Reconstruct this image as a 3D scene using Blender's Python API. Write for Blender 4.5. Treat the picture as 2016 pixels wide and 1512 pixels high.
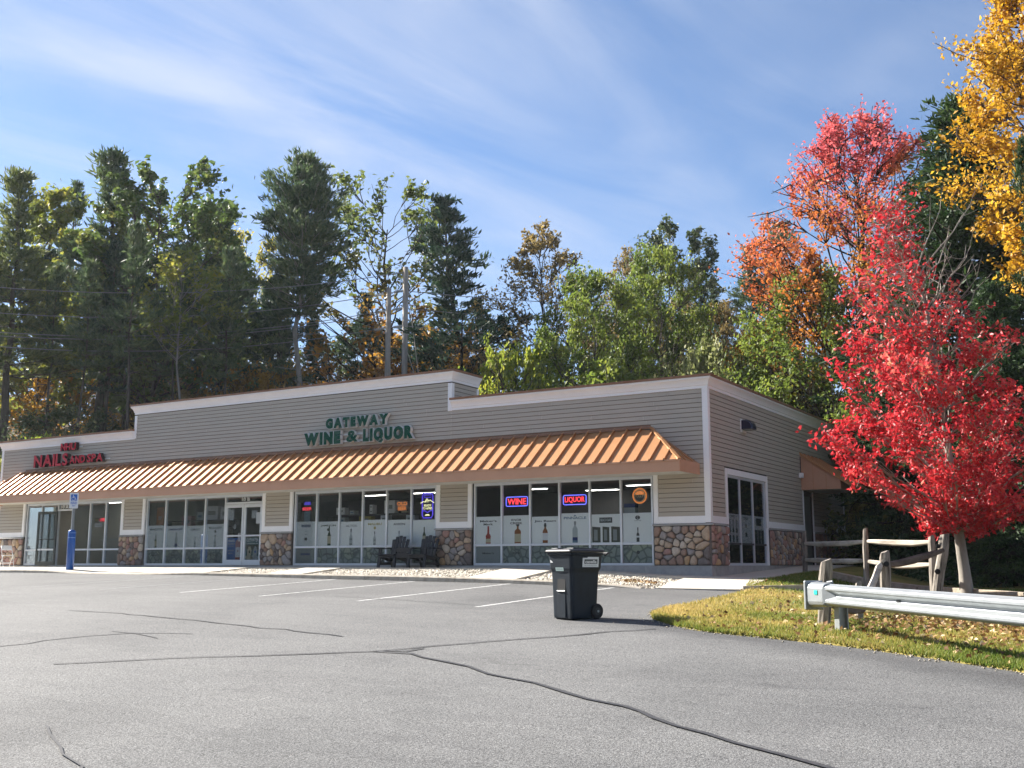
import bpy, bmesh, math, random
import numpy as np
from mathutils import Vector, Matrix, noise as mnoise
R = math.radians
rng = np.random.default_rng(11)
random.seed(11)
S = bpy.context.scene
for o in list(bpy.data.objects):
    bpy.data.objects.remove(o)
COL = S.collection

# ------------------------------------------------------------------ camera, sky, sun, exposure
cam_d = bpy.data.cameras.new('camera')
cam = bpy.data.objects.new('camera', cam_d)
COL.objects.link(cam)
cam.location = (10.496, -27.285, 0.031)
cam.rotation_euler = (R(90 + 9.4888), 0, R(31.393))
cam_d.sensor_fit = 'HORIZONTAL'
cam_d.sensor_width = 36.0
cam_d.lens = 36.0 * 2125.5 / 2016.0
cam_d.clip_start = 0.1
cam_d.clip_end = 3000
S.camera = cam

SUN_EL, SUN_AZ = 34.0, 2.6          # sun low over the left end of the building, a little behind its front
S.view_settings.view_transform = 'Standard'
S.view_settings.look = 'None'
S.view_settings.gamma = 1
S.view_settings.use_curve_mapping = False
S.view_settings.exposure = 1.75

SKYX = 2.0
world = bpy.data.worlds.new('World')
S.world = world
world.use_nodes = True
nt = world.node_tree
nt.nodes.clear()
N, L = nt.nodes.new, nt.links.new
w_out = N('ShaderNodeOutputWorld'); w_bg = N('ShaderNodeBackground')
sky = N('ShaderNodeTexSky'); sky.sky_type = 'NISHITA'; sky.sun_disc = False
sky.sun_elevation = R(SUN_EL); sky.sun_rotation = R(270 + SUN_AZ)
sky.altitude = 200; sky.air_density = 0.9; sky.dust_density = 0.15; sky.ozone_density = 4.0
w_bg.inputs['Strength'].default_value = 0.056
tc = N('ShaderNodeTexCoord'); sep = N('ShaderNodeSeparateXYZ'); L(tc.outputs['Generated'], sep.inputs[0])
mz = N('ShaderNodeMath'); mz.operation = 'MAXIMUM'; mz.inputs[1].default_value = 0.04; L(sep.outputs['Z'], mz.inputs[0])
mza = N('ShaderNodeMath'); mza.operation = 'ADD'; mza.inputs[1].default_value = 0.12; L(mz.outputs[0], mza.inputs[0])
dx = N('ShaderNodeMath'); dx.operation = 'DIVIDE'; L(sep.outputs['X'], dx.inputs[0]); L(mza.outputs[0], dx.inputs[1])
dy = N('ShaderNodeMath'); dy.operation = 'DIVIDE'; L(sep.outputs['Y'], dy.inputs[0]); L(mza.outputs[0], dy.inputs[1])
cmb = N('ShaderNodeCombineXYZ'); L(dx.outputs[0], cmb.inputs[0]); L(dy.outputs[0], cmb.inputs[1])
mp = N('ShaderNodeMapping'); mp.vector_type = 'TEXTURE'; mp.inputs['Rotation'].default_value = (0, 0, R(-14)); mp.inputs['Scale'].default_value = (0.52, 1.5, 1)
mp.inputs['Location'].default_value = (0.35, 0.2, 0)
L(cmb.outputs[0], mp.inputs[0])
n1 = N('ShaderNodeTexNoise'); n1.inputs['Scale'].default_value = 1.7; n1.inputs['Detail'].default_value = 10; n1.inputs['Roughness'].default_value = 0.56; n1.inputs['Distortion'].default_value = 0.5
L(mp.outputs[0], n1.inputs['Vector'])
n2 = N('ShaderNodeTexNoise'); n2.inputs['Scale'].default_value = 0.7; n2.inputs['Detail'].default_value = 4
mp2 = N('ShaderNodeMapping'); mp2.inputs['Location'].default_value = (SKYX, 0.3, 0); L(cmb.outputs[0], mp2.inputs[0]); L(mp2.outputs[0], n2.inputs['Vector'])
r1 = N('ShaderNodeMapRange'); r1.inputs['From Min'].default_value = 0.28; r1.inputs['From Max'].default_value = 0.80; r1.interpolation_type = 'SMOOTHSTEP'; L(n1.outputs['Fac'], r1.inputs[0])
r2 = N('ShaderNodeMapRange'); r2.inputs['From Min'].default_value = 0.26; r2.inputs['From Max'].default_value = 0.58; r2.interpolation_type = 'SMOOTHSTEP'; L(n2.outputs['Fac'], r2.inputs[0])
cm = N('ShaderNodeMath'); cm.operation = 'MULTIPLY'; L(r1.outputs[0], cm.inputs[0]); L(r2.outputs[0], cm.inputs[1])
cm2 = N('ShaderNodeMath'); cm2.operation = 'MULTIPLY'; cm2.inputs[1].default_value = 0.74; L(cm.outputs[0], cm2.inputs[0])
tintn = N('ShaderNodeMixRGB'); tintn.blend_type = 'MULTIPLY'; tintn.inputs[0].default_value = 1; tintn.inputs[2].default_value = (0.975, 0.955, 0.955, 1)
L(sky.outputs[0], tintn.inputs[1])
mixc = N('ShaderNodeMixRGB'); mixc.inputs[2].default_value = (4.4, 4.75, 5.5, 1)
L(cm2.outputs[0], mixc.inputs[0]); L(tintn.outputs[0], mixc.inputs[1])
L(mixc.outputs[0], w_bg.inputs['Color']); L(w_bg.outputs[0], w_out.inputs[0])

sun_d = bpy.data.lights.new('sun', 'SUN'); sun_d.energy = 5.0; sun_d.angle = R(0.5); sun_d.color = (1.0, 0.94, 0.85)
sun = bpy.data.objects.new('sun', sun_d); COL.objects.link(sun)
sv = Vector((-math.cos(R(SUN_AZ)) * math.cos(R(SUN_EL)), math.sin(R(SUN_AZ)) * math.cos(R(SUN_EL)), math.sin(R(SUN_EL))))
sun.rotation_euler = sv.to_track_quat('Z', 'Y').to_euler()
sun.location = (-40, 0, 40)

# ------------------------------------------------------------------ helpers
def tag(o, label=None, cat=None, group=None, kind=None):
    if label: o['label'] = label
    if cat: o['category'] = cat
    if group: o['group'] = group
    if kind: o['kind'] = kind
    return o
def empty(name, loc=(0, 0, 0), rz=0.0, label=None, cat=None, group=None):
    o = bpy.data.objects.new(name, None); COL.objects.link(o)
    o.location = loc; o.rotation_euler = (0, 0, rz); o.empty_display_size = 0.2
    return tag(o, label, cat, group)
def link(name, me, parent=None, loc=(0, 0, 0), rot=(0, 0, 0), scale=(1, 1, 1)):
    o = bpy.data.objects.new(name, me); COL.objects.link(o)
    o.location = loc; o.rotation_euler = rot; o.scale = scale
    if parent: o.parent = parent
    return o
def cprop(o):
    return {k: o[k] for k in o.keys()}
class MB:
    """collects faces with a material slot each, builds ONE mesh"""
    def __init__(s): s.v = []; s.f = []; s.m = []; s.mats = []
    def slot(s, mat):
        if mat not in s.mats: s.mats.append(mat)
        return s.mats.index(mat)
    def add(s, vs, fs, mat):
        b = len(s.v); k = s.slot(mat)
        s.v += [tuple(v) for v in vs]
        for f in fs: s.f.append(tuple(b + i for i in f)); s.m.append(k)
        return s
    def box(s, x0, x1, y0, y1, z0, z1, mat):
        vs = [(x0, y0, z0), (x1, y0, z0), (x1, y1, z0), (x0, y1, z0), (x0, y0, z1), (x1, y0, z1), (x1, y1, z1), (x0, y1, z1)]
        return s.add(vs, [(0, 3, 2, 1), (4, 5, 6, 7), (0, 1, 5, 4), (1, 2, 6, 5), (2, 3, 7, 6), (3, 0, 4, 7)], mat)
    def bar(s, a, b, w, h, mat, up=(0, 0, 1), w2=None, h2=None):
        a = Vector(a); b = Vector(b); d = (b - a).normalized(); u = Vector(up)
        x = d.cross(u)
        if x.length < 1e-4: x = d.cross(Vector((1, 0, 0)))
        x.normalize(); z = x.cross(d)
        w2 = w if w2 is None else w2; h2 = h if h2 is None else h2
        vs = []
        for p, ww, hh in ((a, w, h), (b, w2, h2)):
            for sx, sz in ((-1, -1), (1, -1), (1, 1), (-1, 1)): vs.append(p + x * sx * ww / 2 + z * sz * hh / 2)
        return s.add(vs, [(0, 1, 2, 3), (7, 6, 5, 4), (0, 4, 5, 1), (1, 5, 6, 2), (2, 6, 7, 3), (3, 7, 4, 0)], mat)
    def tube(s, pts, rs, mat, n=8, cap=True):
        pts = [Vector(p) for p in pts]; vs = []; fs = []
        if not hasattr(rs, '__len__'): rs = [rs] * len(pts)
        for i, p in enumerate(pts):
            d = (pts[min(i + 1, len(pts) - 1)] - pts[max(i - 1, 0)]).normalized()
            a = d.cross(Vector((0.13, 0.21, 1)))
            if a.length < 0.05: a = d.cross(Vector((1, 0, 0)))
            a.normalize(); b = d.cross(a)
            for k in range(n):
                t = 2 * math.pi * k / n
                vs.append(p + (a * math.cos(t) + b * math.sin(t)) * rs[i])
        for i in range(len(pts) - 1):
            for k in range(n):
                fs.append((i * n + k, i * n + (k + 1) % n, (i + 1) * n + (k + 1) % n, (i + 1) * n + k))
        if cap:
            fs.append(tuple(range(n - 1, -1, -1))); e = (len(pts) - 1) * n; fs.append(tuple(e + k for k in range(n)))
        return s.add(vs, fs, mat)
    def prism(s, poly, y0, y1, mat, axis='y'):
        """polygon in (x,z) swept along y (axis y), or in (y,z) swept along x (axis x)"""
        n = len(poly)
        if axis == 'y': vs = [(p[0], y0, p[1]) for p in poly] + [(p[0], y1, p[1]) for p in poly]
        elif axis == 'x': vs = [(y0, p[0], p[1]) for p in poly] + [(y1, p[0], p[1]) for p in poly]
        else: vs = [(p[0], p[1], y0) for p in poly] + [(p[0], p[1], y1) for p in poly]
        fs = [tuple(range(n)), tuple(range(2 * n - 1, n - 1, -1))]
        for i in range(n): j = (i + 1) % n; fs.append((i, n + i, n + j, j))
        return s.add(vs, fs, mat)
    def flat(s, poly, y, mat):
        return s.add([(p[0], y, p[1]) for p in poly], [tuple(range(len(poly)))], mat)
    def mesh(s, name, smooth=False, fixn=True):
        me = bpy.data.meshes.new(name)
        me.from_pydata(s.v, [], s.f)
        for m in s.mats: me.materials.append(m)
        me.polygons.foreach_set('material_index', s.m)
        if smooth: me.polygons.foreach_set('use_smooth', [True] * len(me.polygons))
        me.update()
        if fixn:
            bm = bmesh.new(); bm.from_mesh(me); bmesh.ops.recalc_face_normals(bm, faces=bm.faces[:]); bm.to_mesh(me); bm.free()
        return me
    def obj(s, name, parent=None, loc=(0, 0, 0), rot=(0, 0, 0), smooth=False, fixn=True):
        return link(name, s.mesh(name, smooth, fixn), parent, loc, rot)
def bevel(o, w=0.01, seg=2):
    m = o.modifiers.new('bevel', 'BEVEL'); m.width = w; m.segments = seg; m.limit_method = 'ANGLE'; m.angle_limit = R(40)
    return o
def np_mesh(name, V, quads=None, tris=None, mat=None, tint=None, smooth=False):
    me = bpy.data.meshes.new(name)
    V = np.asarray(V, dtype=np.float32)
    me.vertices.add(len(V)); me.vertices.foreach_set('co', V.ravel())
    nq = 0 if quads is None else len(quads); n3 = 0 if tris is None else len(tris)
    li = np.concatenate([np.asarray(quads, np.int32).ravel() if nq else np.zeros(0, np.int32), np.asarray(tris, np.int32).ravel() if n3 else np.zeros(0, np.int32)])
    me.loops.add(len(li)); me.loops.foreach_set('vertex_index', li)
    ls = np.concatenate([np.arange(nq) * 4, nq * 4 + np.arange(n3) * 3]).astype(np.int32)
    me.polygons.add(nq + n3); me.polygons.foreach_set('loop_start', ls)
    if tint is not None:
        a = me.attributes.new('tint', 'FLOAT', 'POINT'); a.data.foreach_set('value', np.asarray(tint, np.float32))
    if mat is not None: me.materials.append(mat)
    me.update(calc_edges=True)
    me.validate()
    if smooth: me.polygons.foreach_set('use_smooth', [True] * len(me.polygons))
    return me

# ------------------------------------------------------------------ materials
def newmat(name):
    m = bpy.data.materials.new(name); m.use_nodes = True
    t = m.node_tree; b = t.nodes['Principled BSDF']
    return m, t, b
def plain(name, col, rough=0.6, metal=0.0, spec=0.4, var=0.12, scale=3.0, bump=0.0, bscale=40.0, emit=None, estr=0.0):
    m, t, b = newmat(name)
    b.inputs['Roughness'].default_value = rough; b.inputs['Metallic'].default_value = metal
    b.inputs['Specular IOR Level'].default_value = spec
    if var > 0:
        g = t.nodes.new('ShaderNodeNewGeometry'); n = t.nodes.new('ShaderNodeTexNoise')
        n.inputs['Scale'].default_value = scale; n.inputs['Detail'].default_value = 6; n.inputs['Roughness'].default_value = 0.65
        t.links.new(g.outputs['Position'], n.inputs['Vector'])
        r = t.nodes.new('ShaderNodeValToRGB')
        r.color_ramp.elements[0].position = 0.3; r.color_ramp.elements[1].position = 0.7
        r.color_ramp.elements[0].color = tuple(c * (1 - var) for c in col) + (1,)
        r.color_ramp.elements[1].color = tuple(min(1, c * (1 + var)) for c in col) + (1,)
        t.links.new(n.outputs['Fac'], r.inputs[0]); t.links.new(r.outputs[0], b.inputs['Base Color'])
    else:
        b.inputs['Base Color'].default_value = tuple(col) + (1,)
    if bump > 0:
        g2 = t.nodes.new('ShaderNodeNewGeometry'); n2 = t.nodes.new('ShaderNodeTexNoise'); n2.inputs['Scale'].default_value = bscale; n2.inputs['Detail'].default_value = 4
        t.links.new(g2.outputs['Position'], n2.inputs['Vector'])
        bp = t.nodes.new('ShaderNodeBump'); bp.inputs['Strength'].default_value = bump; bp.inputs['Distance'].default_value = 0.02
        t.links.new(n2.outputs['Fac'], bp.inputs['Height']); t.links.new(bp.outputs[0], b.inputs['Normal'])
    if emit:
        b.inputs['Emission Color'].default_value = tuple(emit) + (1,); b.inputs['Emission Strength'].default_value = estr
    return m
def ramp(t, stops, fac):
    r = t.nodes.new('ShaderNodeValToRGB'); e = r.color_ramp.elements
    while len(e) < len(stops): e.new(0.5)
    for i, (p, c) in enumerate(stops): e[i].position = p; e[i].color = tuple(c) + (1,)
    t.links.new(fac, r.inputs[0]); return r.outputs[0]
def leafmat(name, stops, trans=0.35, rough=0.5, spec=0.25):
    m, t, b = newmat(name)
    a = t.nodes.new('ShaderNodeAttribute'); a.attribute_name = 'tint'
    c = ramp(t, stops, a.outputs['Fac'])
    t.links.new(c, b.inputs['Base Color']); b.inputs['Roughness'].default_value = rough; b.inputs['Specular IOR Level'].default_value = spec
    tr = t.nodes.new('ShaderNodeBsdfTranslucent'); t.links.new(c, tr.inputs[0])
    mx = t.nodes.new('ShaderNodeMixShader'); mx.inputs[0].default_value = trans
    t.links.new(b.outputs[0], mx.inputs[1]); t.links.new(tr.outputs[0], mx.inputs[2])
    t.links.new(mx.outputs[0], t.nodes['Material Output'].inputs['Surface'])
    return m
def glassmat(name, tint, gloss=0.0):
    m, t, b = newmat(name); t.nodes.remove(b)
    tr = t.nodes.new('ShaderNodeBsdfTransparent'); tr.inputs[0].default_value = tuple(tint) + (1,)
    gl = t.nodes.new('ShaderNodeBsdfGlossy'); gl.inputs['Roughness'].default_value = 0.01; gl.inputs['Color'].default_value = (0.9, 0.95, 1, 1)
    fr = t.nodes.new('ShaderNodeFresnel'); fr.inputs[0].default_value = 1.5
    ad = t.nodes.new('ShaderNodeMath'); ad.operation = 'MULTIPLY_ADD'; ad.inputs[1].default_value = 0.7; ad.inputs[2].default_value = gloss; ad.use_clamp = True
    t.links.new(fr.outputs[0], ad.inputs[0])
    mx = t.nodes.new('ShaderNodeMixShader'); t.links.new(ad.outputs[0], mx.inputs[0]); t.links.new(tr.outputs[0], mx.inputs[1]); t.links.new(gl.outputs[0], mx.inputs[2])
    t.links.new(mx.outputs[0], t.nodes['Material Output'].inputs['Surface'])
    return m
def asphalt():
    m, t, b = newmat('asphalt'); nd = t.nodes.new; lk = t.links.new
    g = nd('ShaderNodeNewGeometry'); P = g.outputs['Position']
    n1 = nd('ShaderNodeTexNoise'); n1.inputs['Scale'].default_value = 48; n1.inputs['Detail'].default_value = 4; n1.inputs['Roughness'].default_value = 0.8; lk(P, n1.inputs['Vector'])
    n2 = nd('ShaderNodeTexNoise'); n2.inputs['Scale'].default_value = 0.30; n2.inputs['Detail'].default_value = 9; n2.inputs['Roughness'].default_value = 0.66; lk(P, n2.inputs['Vector'])
    mp = nd('ShaderNodeMapping'); mp.inputs['Scale'].default_value = (0.5, 4.0, 1); mp.inputs['Rotation'].default_value = (0, 0, R(8)); lk(P, mp.inputs[0])
    n3 = nd('ShaderNodeTexNoise'); n3.inputs['Scale'].default_value = 0.9; n3.inputs['Detail'].default_value = 8; n3.inputs['Roughness'].default_value = 0.7; lk(mp.outputs[0], n3.inputs['Vector'])
    vo = nd('ShaderNodeTexVoronoi'); vo.inputs['Scale'].default_value = 75; lk(P, vo.inputs['Vector'])
    c1 = ramp(t, [(0.34, (0.034, 0.034, 0.034)), (0.5, (0.128, 0.128, 0.127)), (0.66, (0.258, 0.258, 0.255))], n1.outputs['Fac'])
    c2 = ramp(t, [(0.32, (0.74, 0.745, 0.755)), (0.5, (0.98, 0.98, 0.98)), (0.68, (1.12, 1.12, 1.11))], n2.outputs['Fac'])
    c3 = ramp(t, [(0.3, (0.90, 0.90, 0.91)), (0.65, (1.03, 1.03, 1.03))], n3.outputs['Fac'])
    mu = nd('ShaderNodeMixRGB'); mu.blend_type = 'MULTIPLY'; mu.inputs[0].default_value = 1; lk(c1, mu.inputs[1]); lk(c2, mu.inputs[2])
    mu2 = nd('ShaderNodeMixRGB'); mu2.blend_type = 'MULTIPLY'; mu2.inputs[0].default_value = 1; lk(mu.outputs[0], mu2.inputs[1]); lk(c3, mu2.inputs[2])
    at = nd('ShaderNodeAttribute'); at.attribute_name = 'tint'      # weathered patches: old dark strip beside the grass
    mu3 = nd('ShaderNodeMixRGB'); mu3.blend_type = 'MULTIPLY'; mu3.inputs[2].default_value = (0.55, 0.55, 0.57, 1); lk(at.outputs['Fac'], mu3.inputs[0]); lk(mu2.outputs[0], mu3.inputs[1])
    n5 = nd('ShaderNodeTexNoise'); n5.inputs['Scale'].default_value = 1.1; n5.inputs['Detail'].default_value = 6; n5.inputs['Roughness'].default_value = 0.7; lk(P, n5.inputs['Vector'])
    c5 = ramp(t, [(0.60, (1, 1, 1)), (0.72, (0.74, 0.74, 0.745))], n5.outputs['Fac'])
    mu4 = nd('ShaderNodeMixRGB'); mu4.blend_type = 'MULTIPLY'; mu4.inputs[0].default_value = 1; lk(mu3.outputs[0], mu4.inputs[1]); lk(c5, mu4.inputs[2])
    lk(mu4.outputs[0], b.inputs['Base Color']); b.inputs['Roughness'].default_value = 0.85; b.inputs['Specular IOR Level'].default_value = 0.3
    bp = nd('ShaderNodeBump'); bp.inputs['Strength'].default_value = 0.5; bp.inputs['Distance'].default_value = 0.012
    ad = nd('ShaderNodeMath'); ad.operation = 'ADD'; lk(n1.outputs['Fac'], ad.inputs[0]); lk(vo.outputs['Distance'], ad.inputs[1]); lk(ad.outputs[0], bp.inputs['Height']); lk(bp.outputs[0], b.inputs['Normal'])
    return m
def noisy(name, stops, scale, rough=0.9, detail=8, bump=0.3, bscale=30, stretch=(1, 1, 1), spec=0.2, bd=0.02):
    m, t, b = newmat(name); g = t.nodes.new('ShaderNodeNewGeometry')
    mp = t.nodes.new('ShaderNodeMapping'); mp.inputs['Scale'].default_value = stretch; t.links.new(g.outputs['Position'], mp.inputs[0])
    n = t.nodes.new('ShaderNodeTexNoise'); n.inputs['Scale'].default_value = scale; n.inputs['Detail'].default_value = detail; n.inputs['Roughness'].default_value = 0.68
    t.links.new(mp.outputs[0], n.inputs['Vector'])
    t.links.new(ramp(t, stops, n.outputs['Fac']), b.inputs['Base Color'])
    b.inputs['Roughness'].default_value = rough; b.inputs['Specular IOR Level'].default_value = spec
    n2 = t.nodes.new('ShaderNodeTexNoise'); n2.inputs['Scale'].default_value = bscale; n2.inputs['Detail'].default_value = 6; t.links.new(mp.outputs[0], n2.inputs['Vector'])
    bp = t.nodes.new('ShaderNodeBump'); bp.inputs['Strength'].default_value = bump; bp.inputs['Distance'].default_value = bd
    t.links.new(n2.outputs['Fac'], bp.inputs['Height']); t.links.new(bp.outputs[0], b.inputs['Normal'])
    return m
M_ASPH = asphalt()
M_SEAL = plain('crack_seal', (0.035, 0.035, 0.038), 0.6, var=0.4, scale=20)
M_PAINT = noisy('line_paint', [(0.36, (0.20, 0.20, 0.20)), (0.56, (0.58, 0.58, 0.57))], 11, 0.7, bump=0.1)
M_PAINTW = noisy('worn_paint', [(0.44, (0.16, 0.16, 0.165)), (0.68, (0.42, 0.42, 0.42))], 11, 0.8, bump=0.1)
M_CONC = noisy('concrete', [(0.25, (0.42, 0.38, 0.32)), (0.75, (0.56, 0.52, 0.45))], 2.2, 0.85, bump=0.12, bscale=60)
M_CURB = noisy('curb_concrete', [(0.25, (0.22, 0.19, 0.15)), (0.5, (0.38, 0.34, 0.28)), (0.8, (0.5, 0.46, 0.4))], 5, 0.9, bump=0.3, bscale=40)
M_FOUND = noisy('foundation', [(0.3, (0.3, 0.3, 0.29)), (0.7, (0.42, 0.42, 0.41))], 5, 0.9, bump=0.2)
M_GRAVB = noisy('gravel_bed_base', [(0.3, (0.16, 0.14, 0.11)), (0.7, (0.4, 0.36, 0.29))], 24, 0.95, bump=0.6, bscale=40)
M_GRAV = leafmat('gravel_stone', [(0, (0.30, 0.26, 0.2)), (0.5, (0.55, 0.5, 0.42)), (1, (0.74, 0.7, 0.62))], 0.0, 0.8)
M_LAWN = noisy('lawn_soil', [(0.3, (0.10, 0.11, 0.025)), (0.5, (0.22, 0.18, 0.05)), (0.72, (0.30, 0.23, 0.075))], 0.9, 0.95, bump=0.5, bscale=30)
M_GRASS = leafmat('grass_blade', [(0, (0.10, 0.17, 0.025)), (0.4, (0.20, 0.225, 0.045)), (0.75, (0.40, 0.315, 0.09)), (1, (0.56, 0.43, 0.16))], 0.4, 0.6)
M_FALLEN = leafmat('fallen_leaf', [(0, (0.09, 0.045, 0.02)), (0.5, (0.26, 0.13, 0.05)), (0.85, (0.5, 0.36, 0.18)), (1, (0.65, 0.55, 0.38))], 0.15, 0.7)
M_FOREST = noisy('forest_floor', [(0.3, (0.03, 0.028, 0.012)), (0.5, (0.09, 0.06, 0.025)), (0.7, (0.18, 0.11, 0.035))], 1.3, 1.0, bump=0.5, bscale=8)
M_SIDING = noisy('taupe_siding', [(0.25, (0.42, 0.385, 0.325)), (0.75, (0.47, 0.43, 0.37))], 1.1, 0.62, bump=0.06, bscale=10, stretch=(1, 1, 6), spec=0.3)
M_SIDEBACK = plain('siding_backing', (0.05, 0.045, 0.04), 0.9, var=0)  # near-black, so gaps between boards stand in for shadow lines under the laps
M_WHITE = noisy('white_trim', [(0.2, (0.82, 0.83, 0.84)), (0.7, (0.89, 0.895, 0.90))], 2.0, 0.5, bump=0.03, spec=0.35)
M_COPPER = noisy('copper_paint', [(0.25, (0.44, 0.215, 0.092)), (0.75, (0.53, 0.268, 0.118))], 1.4, 0.42, bump=0.03, bscale=6, spec=0.5)
M_COPPER.node_tree.nodes['Principled BSDF'].inputs['Metallic'].default_value = 0.35
M_CAP = noisy('bronze_cap', [(0.3, (0.22, 0.12, 0.075)), (0.7, (0.30, 0.17, 0.11))], 3, 0.45, bump=0.03)
M_FASCIA = noisy('copper_fascia', [(0.3, (0.50, 0.275, 0.17)), (0.7, (0.56, 0.31, 0.195))], 1.2, 0.45, bump=0.02, spec=0.4)
M_ALU = plain('white_aluminium', (0.66, 0.70, 0.74), 0.38, 0.2, var=0.05, scale=2)
M_DKALU = plain('dark_aluminium', (0.06, 0.07, 0.07), 0.4, 0.3, var=0.1)
M_SOFFIT = plain('soffit', (0.62, 0.60, 0.54), 0.7, var=0.08)
M_GLASS = glassmat('shop_glass', (0.975, 0.985, 0.99), 0.02)
M_FILM = noisy('poster_film', [(0.3, (0.80, 0.83, 0.80)), (0.7, (0.85, 0.88, 0.85))], 1.0, 0.5, bump=0.0)
M_MORTAR = noisy('mortar', [(0.3, (0.10, 0.085, 0.075)), (0.7, (0.17, 0.145, 0.13))], 14, 0.95, bump=0.6)
STONE = [noisy('river_stone_' + n, [(0.3, tuple(c * 0.92 for c in col)), (0.7, tuple(min(.7, c * 1.38) for c in col))], 14, 0.8, bump=0.5, bscale=30, bd=0.01) for n, col in
         (('brown', (0.26, 0.18, 0.14)), ('tan', (0.38, 0.29, 0.21)), ('grey', (0.27, 0.25, 0.24)), ('rose', (0.31, 0.19, 0.16)), ('pale', (0.44, 0.38, 0.31)), ('dark', (0.16, 0.135, 0.125)), ('ochre', (0.42, 0.28, 0.16)))]
M_STEEL = noisy('galvanised_steel', [(0.2, (0.21, 0.23, 0.24)), (0.5, (0.28, 0.30, 0.31)), (0.8, (0.34, 0.36, 0.37))], 5, 0.5, bump=0.05, bscale=20, spec=0.5)
M_STEEL.node_tree.nodes['Principled BSDF'].inputs['Metallic'].default_value = 0.55
M_TEAL = plain('reflector_teal', (0.02, 0.5, 0.38), 0.3, var=0.05)
M_WOOD = noisy('grey_wood', [(0.34, (0.055, 0.046, 0.04)), (0.48, (0.20, 0.178, 0.152)), (0.7, (0.36, 0.33, 0.29))], 16, 0.9, bump=0.7, bscale=18, stretch=(1, 1, 0.12))
M_RAIL = noisy('rail_wood', [(0.3, (0.2, 0.17, 0.14)), (0.5, (0.42, 0.38, 0.32)), (0.72, (0.58, 0.53, 0.46))], 9, 0.9, bump=0.6, bscale=14, stretch=(0.15, 0.15, 1))
M_DWOOD = noisy('dark_wood', [(0.3, (0.05, 0.04, 0.035)), (0.7, (0.17, 0.135, 0.11))], 8, 0.9, bump=0.6, stretch=(0.3, 0.3, 1))
M_TIE = noisy('timber_tie', [(0.3, (0.24, 0.20, 0.15)), (0.7, (0.44, 0.38, 0.3))], 5, 0.9, bump=0.4)
M_BLACKW = plain('black_stained_wood', (0.012, 0.013, 0.017), 0.5, var=0.4, scale=12, bump=0.3, bscale=30)
M_BIN = plain('bin_plastic', (0.006, 0.012, 0.020), 0.5, spec=0.25, var=0.25, scale=6, bump=0.1, bscale=60)
M_LID = plain('lid_plastic', (0.018, 0.019, 0.022), 0.45, var=0.2, scale=6)
M_RUBBER = plain('rubber', (0.008, 0.008, 0.009), 0.7, var=0.2)
M_STICK = plain('white_sticker', (0.66, 0.67, 0.67), 0.5, var=0.05)
M_STICKG = plain('pale_sticker', (0.38, 0.50, 0.48), 0.5, var=0.05)
M_BLUE = plain('bollard_blue', (0.008, 0.085, 0.36), 0.35, var=0.08)
M_SIGNB = plain('sign_blue', (0.01, 0.12, 0.5), 0.4, var=0)
M_SIGNW = plain('sign_white', (0.72, 0.74, 0.76), 0.4, var=0)
M_PALEBLUE = plain('pale_reflective_tape', (0.22, 0.38, 0.68), 0.3, var=0)
M_GREENL = plain('letter_green', (0.0, 0.062, 0.038), 0.5, spec=0.15, var=0.05)
M_RET = plain('letter_return_white', (0.62, 0.66, 0.66), 0.5, var=0.04)
M_REDL = plain('letter_red', (0.46, 0.018, 0.042), 0.5, spec=0.15, var=0.05)
M_REDRET = plain('letter_return_black', (0.018, 0.006, 0.010), 0.35, var=0.1)
M_DARK = plain('dark_interior', (0.10, 0.10, 0.105), 0.9, var=0.2, scale=1)
M_INTW = plain('interior_wall', (0.52, 0.50, 0.44), 0.9, var=0.05)
M_INTF = plain('interior_floor', (0.12, 0.11, 0.10), 0.5, var=0.2)
M_NAVY = plain('navy_metal', (0.010, 0.012, 0.04), 0.3, var=0.1)
M_DOORG = plain('green_grey_door', (0.10, 0.115, 0.10), 0.5, var=0.06)
M_BARK = noisy('bark_grey', [(0.3, (0.035, 0.028, 0.022)), (0.6, (0.11, 0.09, 0.075)), (0.8, (0.17, 0.15, 0.125))], 3.5, 0.95, bump=0.7, bscale=9, stretch=(1, 1, 0.3))
M_BARKP = noisy('bark_pale', [(0.3, (0.16, 0.145, 0.125)), (0.6, (0.30, 0.275, 0.24)), (0.8, (0.40, 0.37, 0.33))], 3, 0.9, bump=0.5, bscale=9, stretch=(1, 1, 0.35))
M_BARKD = noisy('bark_dark', [(0.3, (0.018, 0.014, 0.012)), (0.7, (0.06, 0.048, 0.04))], 3.5, 0.95, bump=0.7, bscale=9, stretch=(1, 1, 0.3))
M_POLE = noisy('pole_wood', [(0.3, (0.20, 0.175, 0.15)), (0.7, (0.42, 0.38, 0.33))], 4, 0.9, bump=0.4, stretch=(1, 1, 0.15))
M_WIRE = plain('wire', (0.20, 0.20, 0.21), 0.5, 0.3, var=0)
M_CER = plain('ceramic', (0.45, 0.46, 0.46), 0.2, var=0)
M_NEONR = plain('neon_red', (0.5, 0.02, 0.03), 0.4, var=0, emit=(1.0, 0.05, 0.07), estr=0.55)
M_NEONB = plain('neon_blue', (0.1, 0.1, 0.6), 0.4, var=0, emit=(0.16, 0.18, 1.0), estr=0.5)
M_NEONY = plain('neon_yellow', (0.6, 0.6, 0.3), 0.4, var=0, emit=(0.85, 0.85, 0.45), estr=0.4)
M_NEONO = plain('neon_orange', (0.4, 0.14, 0.04), 0.4, var=0, emit=(0.75, 0.25, 0.07), estr=0.22)
M_NEONP = plain('neon_violet', (0.05, 0.03, 0.4), 0.4, var=0, emit=(0.08, 0.05, 0.6), estr=0.4)
M_CEIL = plain('ceiling_lamp', (0.8, 0.8, 0.75), 0.5, var=0, emit=(1, 0.97, 0.88), estr=5.0)
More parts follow.
